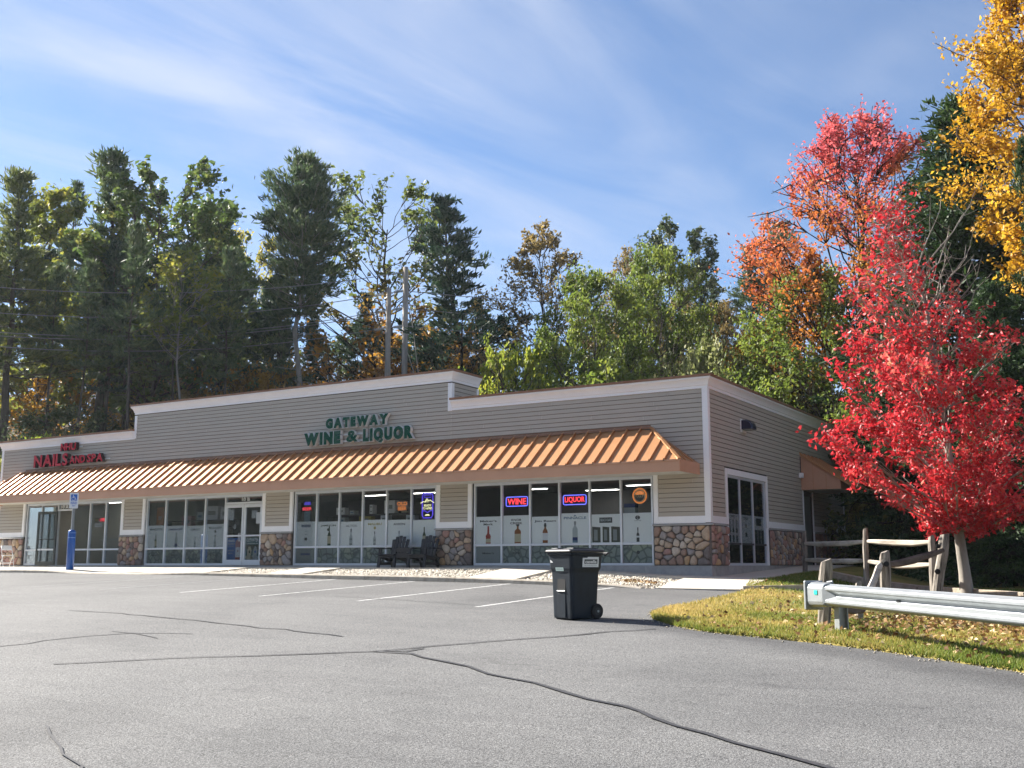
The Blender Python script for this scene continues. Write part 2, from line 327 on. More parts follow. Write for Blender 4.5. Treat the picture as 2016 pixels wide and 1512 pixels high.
INK = {k: plain('ink_' + k, c, 0.5, var=0.04) for k, c in dict(black=(0.05, 0.055, 0.055), amber=(0.30, 0.11, 0.035), red=(0.33, 0.045, 0.03), blue=(0.13, 0.22, 0.30), navy=(0.02, 0.04, 0.16), green=(0.03, 0.06, 0.02),
       cream=(0.50, 0.46, 0.32), olive=(0.08, 0.085, 0.06), grey=(0.26, 0.29, 0.28), yellow=(0.40, 0.34, 0.08), pale=(0.42, 0.47, 0.46), brightblue=(0.02, 0.13, 0.42), pink=(0.42, 0.22, 0.24), white=(0.68, 0.70, 0.70), teal=(0.06, 0.16, 0.16)).items()}
def stone_print():
    m, t, b = newmat('stone_print'); g = t.nodes.new('ShaderNodeNewGeometry')
    v = t.nodes.new('ShaderNodeTexVoronoi'); v.feature = 'DISTANCE_TO_EDGE'; v.inputs['Scale'].default_value = 4.6; t.links.new(g.outputs['Position'], v.inputs['Vector'])
    v2 = t.nodes.new('ShaderNodeTexVoronoi'); v2.inputs['Scale'].default_value = 4.6; t.links.new(g.outputs['Position'], v2.inputs['Vector'])
    c = ramp(t, [(0.0, (0.13, 0.16, 0.155)), (0.07, (0.17, 0.2, 0.19)), (0.13, (0.30, 0.34, 0.31))], v.outputs['Distance'])
    sp = t.nodes.new('ShaderNodeSeparateColor'); t.links.new(v2.outputs['Color'], sp.inputs[0])
    c2 = ramp(t, [(0, (0.7, 0.74, 0.74)), (0.6, (0.95, 1, 0.97)), (1, (1.2, 1.22, 1.0))], sp.outputs[0])
    mu = t.nodes.new('ShaderNodeMixRGB'); mu.blend_type = 'MULTIPLY'; mu.inputs[0].default_value = 1; t.links.new(c, mu.inputs[1]); t.links.new(c2, mu.inputs[2])
    t.links.new(mu.outputs[0], b.inputs['Base Color']); b.inputs['Roughness'].default_value = 0.5
    return m
M_SPRINT = stone_print()

# ------------------------------------------------------------------ text
_glyph = {}
def text_geo(txt, bold=0.0):
    key = (txt, bold)
    if key in _glyph: return _glyph[key]
    cu = bpy.data.curves.new('text', 'FONT'); cu.body = txt; cu.size = 1; cu.resolution_u = 3; cu.offset = bold
    o = bpy.data.objects.new('text', cu); COL.objects.link(o)
    dg = bpy.context.evaluated_depsgraph_get(); dg.update()
    me = bpy.data.meshes.new_from_object(o.evaluated_get(dg))
    V = [tuple(v.co) for v in me.vertices]; F = [tuple(p.vertices) for p in me.polygons]
    bpy.data.objects.remove(o); bpy.data.curves.remove(cu); bpy.data.meshes.remove(me)
    xs = [v[0] for v in V]; ys = [v[1] for v in V]
    r = (V, F, min(xs), max(xs), min(ys), max(ys)); _glyph[key] = r
    return r
def put_text(mb, txt, x0, x1, z0, z1, y, mat, bold=0.0, depth=0.0):
    """flat (or extruded) text facing -Y fitted to a rectangle"""
    V, F, a, b, c, d = text_geo(txt, bold)
    sx = (x1 - x0) / (b - a); sz = (z1 - z0) / (d - c)
    P = [(x0 + (v[0] - a) * sx, y, z0 + (v[1] - c) * sz) for v in V]
    mb.add(P, F, mat)
    if depth:
        from collections import Counter
        cnt = Counter()
        for f in F:
            for i in range(len(f)): cnt[tuple(sorted((f[i], f[(i + 1) % len(f)])))] += 1
        for f in F:
            for i in range(len(f)):
                e = (f[i], f[(i + 1) % len(f)])
                if cnt[tuple(sorted(e))] == 1:
                    p, q = P[e[0]], P[e[1]]
                    mb.add([p, q, (q[0], y + depth, q[2]), (p[0], y + depth, p[2])], [(0, 1, 2, 3)], mat)
def glyph_w(ch, bold=0.0):
    r = text_geo(ch, bold); return r[3] - r[2], r[5] - r[4], r[4]

# ------------------------------------------------------------------ ground
CX = [-60, -24, -15, -9.7, -4.1, -0.7, 1.5, 12, 40]; CZ = [-0.25, -0.25, -0.30, -0.38, -0.445, -0.52, -0.565, -0.72, -0.9]
def lotz(x, y): return np.interp(x, CX, CZ) + 0.043 * np.minimum(0, np.asarray(y) + 3.5)
GB_Y = [-60, -40, -27, -20, -16, -14.09, -13.19, -12.5, -12.11, -11.81, -11.33, -10.46, -9.57, -8.64, -7.57, -6.22, -4.58, -3.3, -2.6, -1.5, 3, 16]
GB_X = [90, 50, 30, 18, 12, 8.95, 7.64, 6.47, 5.37, 4.5, 3.82, 3.01, 2.56, 2.4, 2.36, 2.35, 2.3, 2.15, 1.85, 1.58, 1.52, 1.5]
def xb(y): return np.interp(y, GB_Y, GB_X)
WX = [-60, -5.8, -2.4, -0.2, 1.6, 5]; WZ = [-0.05, -0.065, -0.17, -0.295, -0.325, -0.33]
def walkz(x): return np.interp(x, WX, WZ)
def sidez(y): return np.interp(y, [-1.5, 0, 3.3, 8, 16], [-0.325, -0.30, -0.17, 0.0, 0.05])
def sm(t): t = np.clip(t, 0, 1); return t * t * (3 - 2 * t)
def lawnz(x, y):
    x = np.asarray(x, float); y = np.asarray(y, float)
    b = xb(y)
    e = np.where(y < -3.5, lotz(b, y) + 0.03, np.where(y < -1.5, np.interp(y, [-3.5, -1.5], [-0.53, -0.345]), sidez(y) - 0.03))
    rr = np.where(y < -11, lotz(x, y) + 0.02, np.interp(y, [-11, -6, 0, 16], [-0.95, -0.88, -0.66, -0.5]))
    return e + (rr - e) * sm((x - b) / 3.6)
def grid_obj(name, xs, ys, fn, mat, tint=None):
    X, Y = np.meshgrid(xs, ys); Z = fn(X, Y)
    V = np.stack([X.ravel(), Y.ravel(), Z.ravel()], 1); nx, ny = len(xs), len(ys)
    i = (np.arange(ny - 1)[:, None] * nx + np.arange(nx - 1)[None, :]).ravel()
    q = np.stack([i, i + 1, i + nx + 1, i + nx], 1)
    me = np_mesh(name, V, quads=q, mat=mat, tint=None if tint is None else tint(X, Y).ravel(), smooth=True)
    return link(name, me)
def band_obj(name, ys, xl, xr, nx, fn, mat, tint=None, p=1.0):
    """grid whose rows run from xl(y) to xr(y)"""
    ys = np.asarray(ys); u = np.linspace(0, 1, nx) ** p
    Y = np.repeat(ys[:, None], nx, 1); a = np.array([xl(y) for y in ys])[:, None]; b = np.array([xr(y) for y in ys])[:, None]
    X = a + (b - a) * u[None, :]; Z = fn(X, Y); ny = len(ys)
    V = np.stack([X.ravel(), Y.ravel(), Z.ravel()], 1)
    i = (np.arange(ny - 1)[:, None] * nx + np.arange(nx - 1)[None, :]).ravel()
    q = np.stack([i, i + 1, i + nx + 1, i + nx], 1)
    return link(name, np_mesh(name, V, quads=q, mat=mat, tint=None if tint is None else tint(X, Y).ravel(), smooth=True))
def lot_tint(X, Y):
    d = X - xb(Y)
    w = np.where(Y < -10.2, sm((d + 2.8) / 2.3) * 0.95, 0.0) * (.75 + .25 * np.sin(X * 2.1 + Y * 3.3))
    dd = np.hypot((X - 1.7) / 1.2, (Y + 21.3) / 1.6); w = np.maximum(w, 0.45 * sm((1.2 - dd) / 0.7))
    t = sm((Y + 9.5) / 1.5) * 0.22 * (Y < -3.3)
    return np.maximum(w, t)
ys_lot = np.concatenate([np.linspace(-200, -45, 10), np.linspace(-42, -14.5, 70), np.linspace(-14.2, -3.4, 90)])
lot = band_obj('parking_lot', ys_lot, lambda y: -75.0, lambda y: float(xb(y)) + 0.12, 260, lambda X, Y: lotz(X, Y), M_ASPH, lot_tint, p=0.6)
tag(lot, 'worn grey asphalt parking lot sloping up to the shops', None, None, 'structure')
ys_l = np.concatenate([np.linspace(-45, -15, 25), np.linspace(-14.5, 16, 130)])
lawn = band_obj('lawn', ys_l, lambda y: float(xb(y)), lambda y: float(xb(y)) + 45.0, 90, lambda X, Y: lawnz(X, Y) - 0.06 * (np.arange(X.shape[1])[None, :] == 0), M_LAWN, p=1.8)
tag(lawn, 'strip of yellowing grass ground beside the lot', None, None, 'structure')
def hillz(X, Y):
    X = np.asarray(X, float); Y = np.asarray(Y, float)
    dxl = np.maximum(-33.0 - X, 0); dyb = np.maximum(Y - 15.5, 0)
    s = np.where(X < 2, np.hypot(dxl, dyb) * np.where(Y > -6, 1, sm((Y + 16) / 10)), 0)
    k = np.where(X < 2, 1.0, np.clip(1 - (X - 2) / 14, 0.25, 1))
    z = -0.62 + 0.26 * np.minimum(np.where(X < 2, s, dyb), 55) * k + np.where(X < -0.5, 0.5, 0.0) * 0
    z = np.where(Y < -3.4, np.minimum(z, -0.75 + 0.043 * np.minimum(0, Y + 3.5)), z)
    far = np.clip(np.hypot(X, Y) - 120, 0, None)
    return z - 0.02 * far * (Y < 0)
hx = np.concatenate([np.linspace(-400, -100, 14), np.linspace(-92, 40, 90), np.linspace(60, 400, 12)])
hy = np.concatenate([np.linspace(-400, -220, 8), np.linspace(-200, -20, 30), np.linspace(-17, 90, 80), np.linspace(110, 400, 12)])
ground = grid_obj('ground', hx, hy, hillz, M_FOREST)
tag(ground, 'leaf-strewn forest ground rising behind the shops', None, None, 'structure')
# wooded ridge across the road behind the viewer, seen only mirrored in the glass
def ridge():
    V = []; n = 160
    for i in range(n + 1):
        a = R(180 + 150 * i / n + 15); rr = 120 + 10 * math.sin(i * 0.7)
        h = 27 + 3.5 * math.sin(i * 0.37) + 3 * mnoise.noise((i * 0.31, 2.0, 0.0)) + random.uniform(-0.8, 0.8)
        for k, (dr, f) in enumerate(((0, 0), (4, 0.5), (9, 0.85), (18, 1.0), (60, 0.9))):
            V.append((10 + math.cos(a) * (rr + dr), -27 + math.sin(a) * (rr + dr), -8 + (h + 8) * f + random.uniform(-0.4, 0.4)))
    q = [(i * 5 + k, (i + 1) * 5 + k, (i + 1) * 5 + k + 1, i * 5 + k + 1) for i in range(n) for k in range(4)]
    o = link('hills', np_mesh('hills', V, quads=q, mat=noisy('far_woods', [(0.3, (0.02, 0.03, 0.012)), (0.7, (0.09, 0.085, 0.03))], 0.5, 1.0)))
    tag(o, 'low wooded hills across the road facing the shops', None, None, 'structure')
ridge()

# thin autumn haze: one closed box round everything
def haze():
    mb = MB(); m = bpy.data.materials.new('haze_air'); m.use_nodes = True; t = m.node_tree; t.nodes.clear()
    out = t.nodes.new('ShaderNodeOutputMaterial'); v = t.nodes.new('ShaderNodeVolumePrincipled')
    v.inputs['Color'].default_value = (0.86, 0.93, 1.0, 1); v.inputs['Density'].default_value = 0.0002; v.inputs['Anisotropy'].default_value = 0.3
    t.links.new(v.outputs[0], out.inputs['Volume'])
    mb.box(-430, 430, -430, 430, -27, 32, m); o = mb.obj('haze'); o['kind'] = 'stuff'; o['label'] = 'thin bluish autumn haze over the lot and woods'
haze()

# walkway, apron, gravel beds, curb
def curbtop(x): return np.interp(x, [-60, -24, -22.6, -21.2, -17.6, -15.6, -12.4, -9.9, -7.2, -4.2, -2.5, -1.3, -0.3, 3], [-0.14, -0.15, -0.165, -0.245, -0.255, -0.205, -0.23, -0.25, -0.27, -0.33, -0.38, -0.43, -0.515, -0.53])
CY0, CY1 = -3.55, -3.38
BEDS = [(-15.2, -12.7), (-11.3, -5.5), (-4.0, -0.15)]
def walk():
    mb = MB()
    # strip along the front and round the corner, in slabs with joints
    xs = [-45.0] + [round(-43.2 + 1.83 * i, 2) for i in range(24)]
    xs = [x for x in xs if x < 1.3] + [1.56]
    def slab(x0, x1, y0, y1, zf, th=0.16):
        g = 0.006
        P = [(x0 + g, y0 + g), (x1 - g, y0 + g), (x1 - g, y1 - g), (x0 + g, y1 - g)]
        vs = [(p[0], p[1], float(zf(*p)) - th) for p in P] + [(p[0], p[1], float(zf(*p))) for p in P]
        mb.add(vs, [(0, 3, 2, 1), (4, 5, 6, 7), (0, 1, 5, 4), (1, 2, 6, 5), (2, 3, 7, 6), (3, 0, 4, 7)], M_CONC)
    for a, b in zip(xs[:-1], xs[1:]): slab(a, b, -1.5, 0.30, lambda x, y: walkz(x))
    yy = [0.30 + 1.6 * i for i in range(9)]
    for a, b in zip(yy[:-1], yy[1:]): slab(0.02, 1.52, a, b, lambda x, y: sidez(y))
    # apron between walkway and curb: everywhere but the gravel beds
    def az(x, y): t = (-1.5 - y) / (CY1 * -1 - 1.5); return walkz(x) * (1 - t) + np.minimum(curbtop(x), walkz(x)) * t
    cuts = [-45]
    for a, b in BEDS: cuts += [a, b]
    cuts.append(1.95)
    for i in range(0, len(cuts), 2):
        a, b = cuts[i], cuts[i + 1]; n = max(1, round((b - a) / 1.83))
        for k in range(n):
            x0, x1 = a + (b - a) * k / n, a + (b - a) * (k + 1) / n
            slab(x0, x1, CY1, -1.5, az)
    o = mb.obj('sidewalk'); tag(o, 'pale concrete sidewalk and aprons along the shop fronts', None, None, 'structure')
walk()
def beds():
    for (a, b) in BEDS:
        o = grid_obj('gravel_bed', np.linspace(a, b, 40), np.linspace(CY1, -1.5, 12), lambda X, Y: np.minimum(walkz(X) + (np.minimum(curbtop(X), walkz(X)) - walkz(X)) * ((-1.5 - Y) / 1.88), 9) - 0.075 + 0.02 * np.sin(X * 3 + Y * 5), M_GRAVB)
        tag(o, 'stony bed between sidewalk and curb', None, None, 'structure')
    # loose stones
    pts = []
    for (a, b) in BEDS:
        n = int((b - a) * 1.85 * 360)
        pts.append(np.stack([rng.uniform(a + .03, b - .03, n), rng.uniform(CY1 + .03, -1.54, n)], 1))
    # a few strays on the asphalt by the curb
    pts.append(np.stack([rng.uniform(-12, 0.4, 70), -3.6 - rng.exponential(0.12, 70)], 1))
    ye = rng.uniform(-17, -4.5, 420); pts.append(np.stack([xb(ye) - rng.exponential(0.10, 420) * np.where(ye < -11, 1.6, 1), ye], 1))
    p = np.concatenate(pts); n = len(p)
    inb = p[:, 1] > CY0
    z = np.where(inb, walkz(p[:, 0]) + (np.minimum(curbtop(p[:, 0]), walkz(p[:, 0])) - walkz(p[:, 0])) * ((-1.5 - p[:, 1]) / 1.88) - 0.06 + rng.uniform(-.01, .015, n), lotz(p[:, 0], p[:, 1]) + 0.01)
    s = rng.uniform(0.018, 0.042, n) * np.where(inb, 1, 0.42)
    base = np.array([(1, 0, 0), (0, 1, 0), (-1, 0, 0), (0, -1, 0), (0, 0, .75), (0, 0, -.75)], float)
    ang = rng.uniform(0, 6.28, n); ca, sa = np.cos(ang), np.sin(ang)
    V = base[None] * (s[:, None, None] * rng.uniform(0.7, 1.3, (n, 6, 1)))
    X = V[..., 0] * ca[:, None] - V[..., 1] * sa[:, None]; Y = V[..., 0] * sa[:, None] + V[..., 1] * ca[:, None]
    V = np.stack([X + p[:, 0:1], Y + p[:, 1:2], V[..., 2] + z[:, None]], -1).reshape(-1, 3)
    T = np.array([(0, 1, 4), (1, 2, 4), (2, 3, 4), (3, 0, 4), (1, 0, 5), (2, 1, 5), (3, 2, 5), (0, 3, 5)])
    tr = (np.arange(n)[:, None, None] * 6 + T[None]).reshape(-1, 3)
    o = link('gravel', np_mesh('gravel', V, tris=tr, mat=M_GRAV, tint=np.repeat(rng.uniform(0, 1, n) * np.where(inb, 1, .25), 6)))
    tag(o, 'loose pale gravel filling the beds by the curb', None, None, 'stuff')
beds()
def curb():
    root = empty('curb', (0, CY0, -0.4)); tag(root, 'low concrete curb along the front of the parking stalls', None, None, 'structure')
    xs = [-45]
    while xs[-1] < -0.6: xs.append(min(xs[-1] + 3.02, -0.42))
    for a, b in zip(xs[:-1], xs[1:]):
        mb = MB(); n = 6
        for k in range(n):
            x0 = a + 0.008 + (b - a - 0.016) * k / n; x1 = a + 0.008 + (b - a - 0.016) * (k + 1) / n
            pr = []
            for x in (x0, x1):
                zt = float(curbtop(x)); zb = float(lotz(x, CY0)) - 0.08
                pr.append([(x, CY0 - 0.015, zb), (x, CY0, zt - 0.03), (x, CY0 + 0.03, zt + 0.002), (x, CY1, zt + 0.004), (x, CY1, zb)])
            vs = pr[0] + pr[1]
            fs = [(i, 5 + i, 5 + (i + 1) % 5, (i + 1) % 5) for i in range(5)]
            if k == 0: fs.append((0, 1, 2, 3, 4))
            if k == n - 1: fs.append((9, 8, 7, 6, 5))
            mb.add([(v[0], v[1] - CY0, v[2] + 0.4) for v in vs], fs, M_CURB)
        mb.obj('curb_segment', root)
    mb = MB()   # short stub by the lawn
    mb.bar((2.0, -3.32, -0.53), (3.25, -2.75, -0.50), 0.13, 0.16, M_CURB)
    o = mb.obj('curb_stub', root); o.matrix_parent_inverse = Matrix.Translation((0, -CY0, 0.4))
curb()
# painted stall lines and sealed cracks, 4 mm above the asphalt
def strip(name, pts, w, mat, label, lift=0.004, jit=0.0, kind='structure', wv=None):
    P = []
    for (a, b) in zip(pts[:-1], pts[1:]):
        d = math.dist(a, b); n = max(1, int(d / 0.35))
        for k in range(n): P.append((a[0] + (b[0] - a[0]) * k / n, a[1] + (b[1] - a[1]) * k / n))
    P.append(pts[-1])
    if jit: P = [(x + jit * mnoise.noise((x * 2.3, y * 2.3, 1)) + jit * .5 * mnoise.noise((x * 7, y * 7, 5)), y + jit * mnoise.noise((x * 2.3, y * 2.3, 9))) for x, y in P]
    V = []
    for i, p in enumerate(P):
        a = P[max(i - 1, 0)]; b = P[min(i + 1, len(P) - 1)]; d = Vector((b[0] - a[0], b[1] - a[1])).normalized(); nn = Vector((-d.y, d.x))
        ww = w * (1 + (0.45 * mnoise.noise((p[0] * 4, p[1] * 4, 3)) if jit else 0))
        if wv: ww *= wv(i / max(1, len(P) - 1))
        for s in (-.5, .5):
            x, y = p[0] + nn.x * ww * s, p[1] + nn.y * ww * s; V.append((x, y, float(lotz(x, y)) + lift))
    q = [(2 * i, 2 * i + 1, 2 * i + 3, 2 * i + 2) for i in range(len(P) - 1)]
    o = link(name, np_mesh(name, V, quads=q, mat=mat)); return tag(o, label, None, None, kind)
for i, (x, y1) in enumerate([(-1.1, -9.65), (-4.0, -9.65), (-7.0, -9.4), (-9.75, -9.2), (-12.5, -9.3), (-15.2, -9.3)]):
    strip('stall_line', [(x, -3.62), (x + 0.02, y1)], 0.095, M_PAINT if i < 4 else M_PAINTW, 'white painted parking stall line on the asphalt')
CRACKS = {
 'A': [(-3.43, -17.96), (-3.45, -17.23), (-3.43, -16.57), (-3.18, -16.04), (-2.39, -15.52)], 'A2': [(-3.68, -15.93), (-3.08, -15.99), (-2.29, -16.21)],
 'B': [(-7.76, -13.68), (-6.19, -13.72), (-4.3, -14.08), (-2.82, -14.32), (-1.13, -14.49), (-0.08, -14.75)],
 'C': [(-1.24, -18.7), (-0.72, -18.04), (-0.11, -17.37), (0.62, -16.69), (1.43, -15.89), (1.62, -15.55), (1.79, -14.97), (2.21, -14.23), (2.67, -13.3), (3.12, -12.4), (3.53, -11.64)],
 'C2': [(1.51, -15.79), (1.78, -15.65), (1.77, -15.3)],
 'D': [(1.43, -15.89), (1.94, -15.86), (2.77, -16.25), (3.31, -16.51), (3.83, -16.88), (4.59, -17.18), (5.11, -17.57), (5.58, -17.82), (6.08, -18.08), (6.25, -18.22), (6.84, -18.62), (7.49, -19.08), (7.92, -19.32), (8.29, -19.52), (9.1, -20.0), (10.5, -20.9)],
 'E': [(2.1, -21.18), (2.93, -21.66), (3.68, -22.06), (5, -22.8)], 'F': [(-5.39, -8.78), (-3.31, -9.06), (-1.3, -9.33)]}
for ci, (k, p) in enumerate(CRACKS.items()):
    w = dict(A=.045, A2=.035, B=.045, C=.055, C2=.06, D=.055, E=.022, F=.03)[k]
    strip('crack', p, w, M_SEAL, 'dark sealed crack running across the asphalt', jit=0.10, lift=0.006 + 0.0015 * ci)

# ------------------------------------------------------------------ the shop building
BLD = empty('shop_building', (0, 0, 0), 0, 'long one-storey shop building with taupe siding, copper awning and stone piers', 'building')
XL, XS1, XS2, DEP = -31.06, -22.9, -8.35, 13.6      # left end, step up, step down, depth
ZR, ZM = 5.08, 6.0                                  # parapet tops
BAYS = {'nails': (-29.18, -23.42), 'left': (-22.05, -16.18), 'middle': (-14.73, -8.9), 'right': (-7.52, -1.66)}
PIERS = [(XL, -29.22), (-23.40, -22.07), (-16.16, -14.76), (-8.88, -7.56), (-1.63, 0.0)]

def shell():
    mb = MB()
    # backing of the front: strip above the openings, then piers
    mb.box(XL + .02, XS1, 0.02, 0.25, 2.47, 4.9, M_SIDEBACK); mb.box(XS1, XS2, 0.02, 0.25, 2.47, 5.85, M_SIDEBACK); mb.box(XS2, -0.02, 0.02, 0.25, 2.47, 4.9, M_SIDEBACK)
    for a, b in PIERS: mb.box(a + .04, b - .04, 0.02, 0.25, 0.0, 2.468, M_SIDEBACK)
    # side wall round its window and door
    for (a, b, z0, z1) in ((0.26, 1.25, 0, 4.9), (1.25, 4.6, 2.5, 4.9), (4.6, 8.42, 0, 4.9), (8.42, 9.52, 2.3, 4.9), (9.52, DEP, 0, 4.9)):
        mb.box(-0.25, -0.02, a, b, z0, z1, M_SIDEBACK)
    mb.box(XL + .05, -.02, DEP - .2, DEP, 0, 4.9, M_SIDEBACK); mb.box(XL + .02, XL + .2, 0.26, DEP - .2, 0, 4.9, M_SIDEBACK)
    mb.obj('wall', BLD)
    mb = MB(); mb.box(XL + .21, -0.26, 0.26, DEP - .21, 4.25, 4.35, M_DARK); mb.obj('roof', BLD)
    # raised false front: its back and right return
    mb = MB(); mb.box(XS1, XS2 - .02, 0.26, 1.5, 4.9, 5.86, M_SIDEBACK); mb.obj('parapet', BLD)
    # foundation under the corner
    mb = MB(); mb.box(-1.9, 0.03, -0.07, 0.25, -0.42, 0.0, M_FOUND); mb.box(-0.25, 0.03, 0.26, DEP, -0.42, 0.0, M_FOUND); mb.box(XL, -1.91, -0.045, 0.2, -0.42, -0.002, M_FOUND)
    bevel(mb.obj('foundation', BLD), 0.01)
shell()

EXPO = 0.127
_bm = {}
def board_mesh(Lb):
    Lb = round(Lb, 2)
    if Lb not in _bm:
        mb = MB(); pr = [(0.004, -0.002), (-0.020, 0.0), (-0.020, 0.008), (-0.007, EXPO - 0.013), (0.004, EXPO - 0.013)]
        mb.prism([(p[0], p[1]) for p in pr], 0.0025, Lb - 0.0025, M_SIDING, axis='x'); _bm[Lb] = mb.mesh('siding_board')
    return _bm[Lb]
def course(parent, a, b, i, z, side=False, Lfull=3.66, seed=0):
    off = ((i * 1.33 + (i % 3) * 0.71 + seed) % Lfull)
    cuts = [a]; x = a + off
    while x < b - 0.15:
        if x > a + 0.15: cuts.append(x)
        x += Lfull
    cuts.append(b)
    for p, q in zip(cuts[:-1], cuts[1:]):
        if side: link('siding_board', board_mesh(q - p), parent, (0, p, z), (0, 0, R(90)))
        else: link('siding_board', board_mesh(q - p), parent, (p, 0, z))
def siding():
    # front, upper fields
    fr = MB().box(XS2, -0.05, 0.012, 0.019, 3.7, 4.75, M_SIDEBACK).obj('siding_field', BLD)
    i = 0; z = 1.31
    while z < 5.62:
        if z < 2.46:
            for a, b in PIERS:
                course(fr, max(a, XL) + 0.145 if a != XL else a + .13, (b - 0.145) if b < 0 else -0.145, i, z, Lfull=9)
        elif z < 3.55:
            course(fr, -1.75, -0.145, i, z, Lfull=9); course(fr, XL + .13, -29.3, i, z, Lfull=9)
        else:
            if z < 4.70:
                course(fr, XL + .13, XS1, i, z, Lfull=7.5, seed=1); course(fr, XS1, XS2, i, z, seed=2, Lfull=4.88); course(fr, XS2, -0.145, i, z, seed=0.5)
            else: course(fr, XS1 + .1, XS2 - 0.12, i, z, seed=2, Lfull=4.88)
        i += 1; z += EXPO
    sd = MB().box(-0.019, -0.012, 0.15, DEP, 1.3, 4.75, M_SIDEBACK).obj('siding_field', BLD)
    sd_gap = [(1.13, 4.74, 2.66), (8.36, 9.56, 2.46)]
    # cut the openings out of that backing
    me = MB()
    for (a, b, z0, z1) in ((.15, 1.2, 1.3, 4.75), (1.2, 4.65, 2.55, 4.75), (4.65, 8.4, 1.3, 4.75), (8.4, 9.54, 2.4, 4.75), (9.54, DEP, 1.3, 4.75)): me.box(-0.019, -0.012, a, b, z0, z1, M_SIDEBACK)
    sd.data = me.mesh('siding_field')
    i = 0; z = 1.31
    while z < 4.70:
        seg = [(0.02, DEP - .13)]
        for a, b, zt in sd_gap:
            if z < zt - 0.02:
                ns = []
                for p, q in seg:
                    if a > p and b < q: ns += [(p, a), (b, q)]
                    else: ns.append((p, q))
                seg = ns
        for p, q in seg: course(sd, p + (0.145 if p < .1 else 0), q, i, z, True, Lfull=4.88, seed=0.8)
        i += 1; z += EXPO
    # right return of the raised front
    rt = MB().box(XS2 + .012 - .02, XS2 + .019 - .02, 0.1, 1.5, 4.72, 5.6, M_SIDEBACK).obj('siding_field', BLD)
    z = 4.99
    while z < 5.56: link('siding_board', board_mesh(1.3), rt, (XS2, 0.1, z), (0, 0, R(90))); z += EXPO
siding()

def trims():
    # corner boards
    mb = MB(); mb.box(-0.14, 0.026, -0.026, -0.001, 1.13, 4.73, M_WHITE); mb.box(0.001, 0.026, -0.0005, 0.13, 1.13, 4.73, M_WHITE); bevel(mb.obj('corner_trim', BLD), 0.004)
    mb = MB(); mb.box(XL, XL + .13, -0.026, -0.001, 1.13, 4.71, M_WHITE); mb.obj('corner_trim', BLD)
    mb = MB(); mb.box(0.001, 0.026, DEP - .12, DEP, 1.13, 4.73, M_WHITE); mb.obj('corner_trim', BLD)
    # verticals at the steps
    mb = MB(); mb.box(XS1 - .02, XS1 + .10, -0.03, 0.0, 4.73, 5.60, M_WHITE); mb.obj('step_trim', BLD)
    mb = MB(); mb.box(XS2 - .12, XS2 + .03, -0.03, -0.001, 4.72, 5.60, M_WHITE); mb.box(XS2 + .001, XS2 + .03, 0.0, 0.11, 5.03, 5.60, M_WHITE); mb.obj('step_trim', BLD)
    mb = MB(); mb.box(XS2 + .001, XS2 + .03, 1.38, 1.5, 4.9, 5.60, M_WHITE); mb.obj('step_trim', BLD)
    # frames round the siding of every pier: two stiles and a sill band, and the ledge on the stone
    for a, b in PIERS:
        mb = MB()
        if a > XL: mb.box(a + .01, a + .145, -0.03, 0.04, 1.12, 2.50, M_WHITE)
        if b < 0: mb.box(b - .145, b - .01, -0.03, 0.04, 1.12, 2.50, M_WHITE)
        x0 = a + .01 if a == XL else a + .146
        x1 = b - .146 if b < 0 else -0.1405
        mb.box(x0, x1, -0.032, 0.0, 1.12, 1.308, M_WHITE)
        bevel(mb.obj('pier_trim', BLD), 0.005)
        mb = MB(); mb.prism([(0.0, 1.06), (-0.10, 1.06), (-0.105, 1.085), (-0.034, 1.118), (0.0, 1.118)], a - .012 if a > XL else a, b + .012 if b < 0 else .1, M_CAP if False else M_FOUND, axis='x'); mb.obj('stone_ledge', BLD)
    # side wall bands
    for a, b in ((0.131, 1.129), (4.741, 8.359), (9.561, DEP - .121)):
        mb = MB(); mb.box(0.0, 0.030, a, b, 1.12, 1.308, M_WHITE); mb.obj('band_trim', BLD)
        mb = MB(); mb.box(0.0, 0.085, a - (.03 if a > .2 else -.0), b, 1.062, 1.118, M_FOUND); mb.obj('stone_ledge', BLD)
trims()

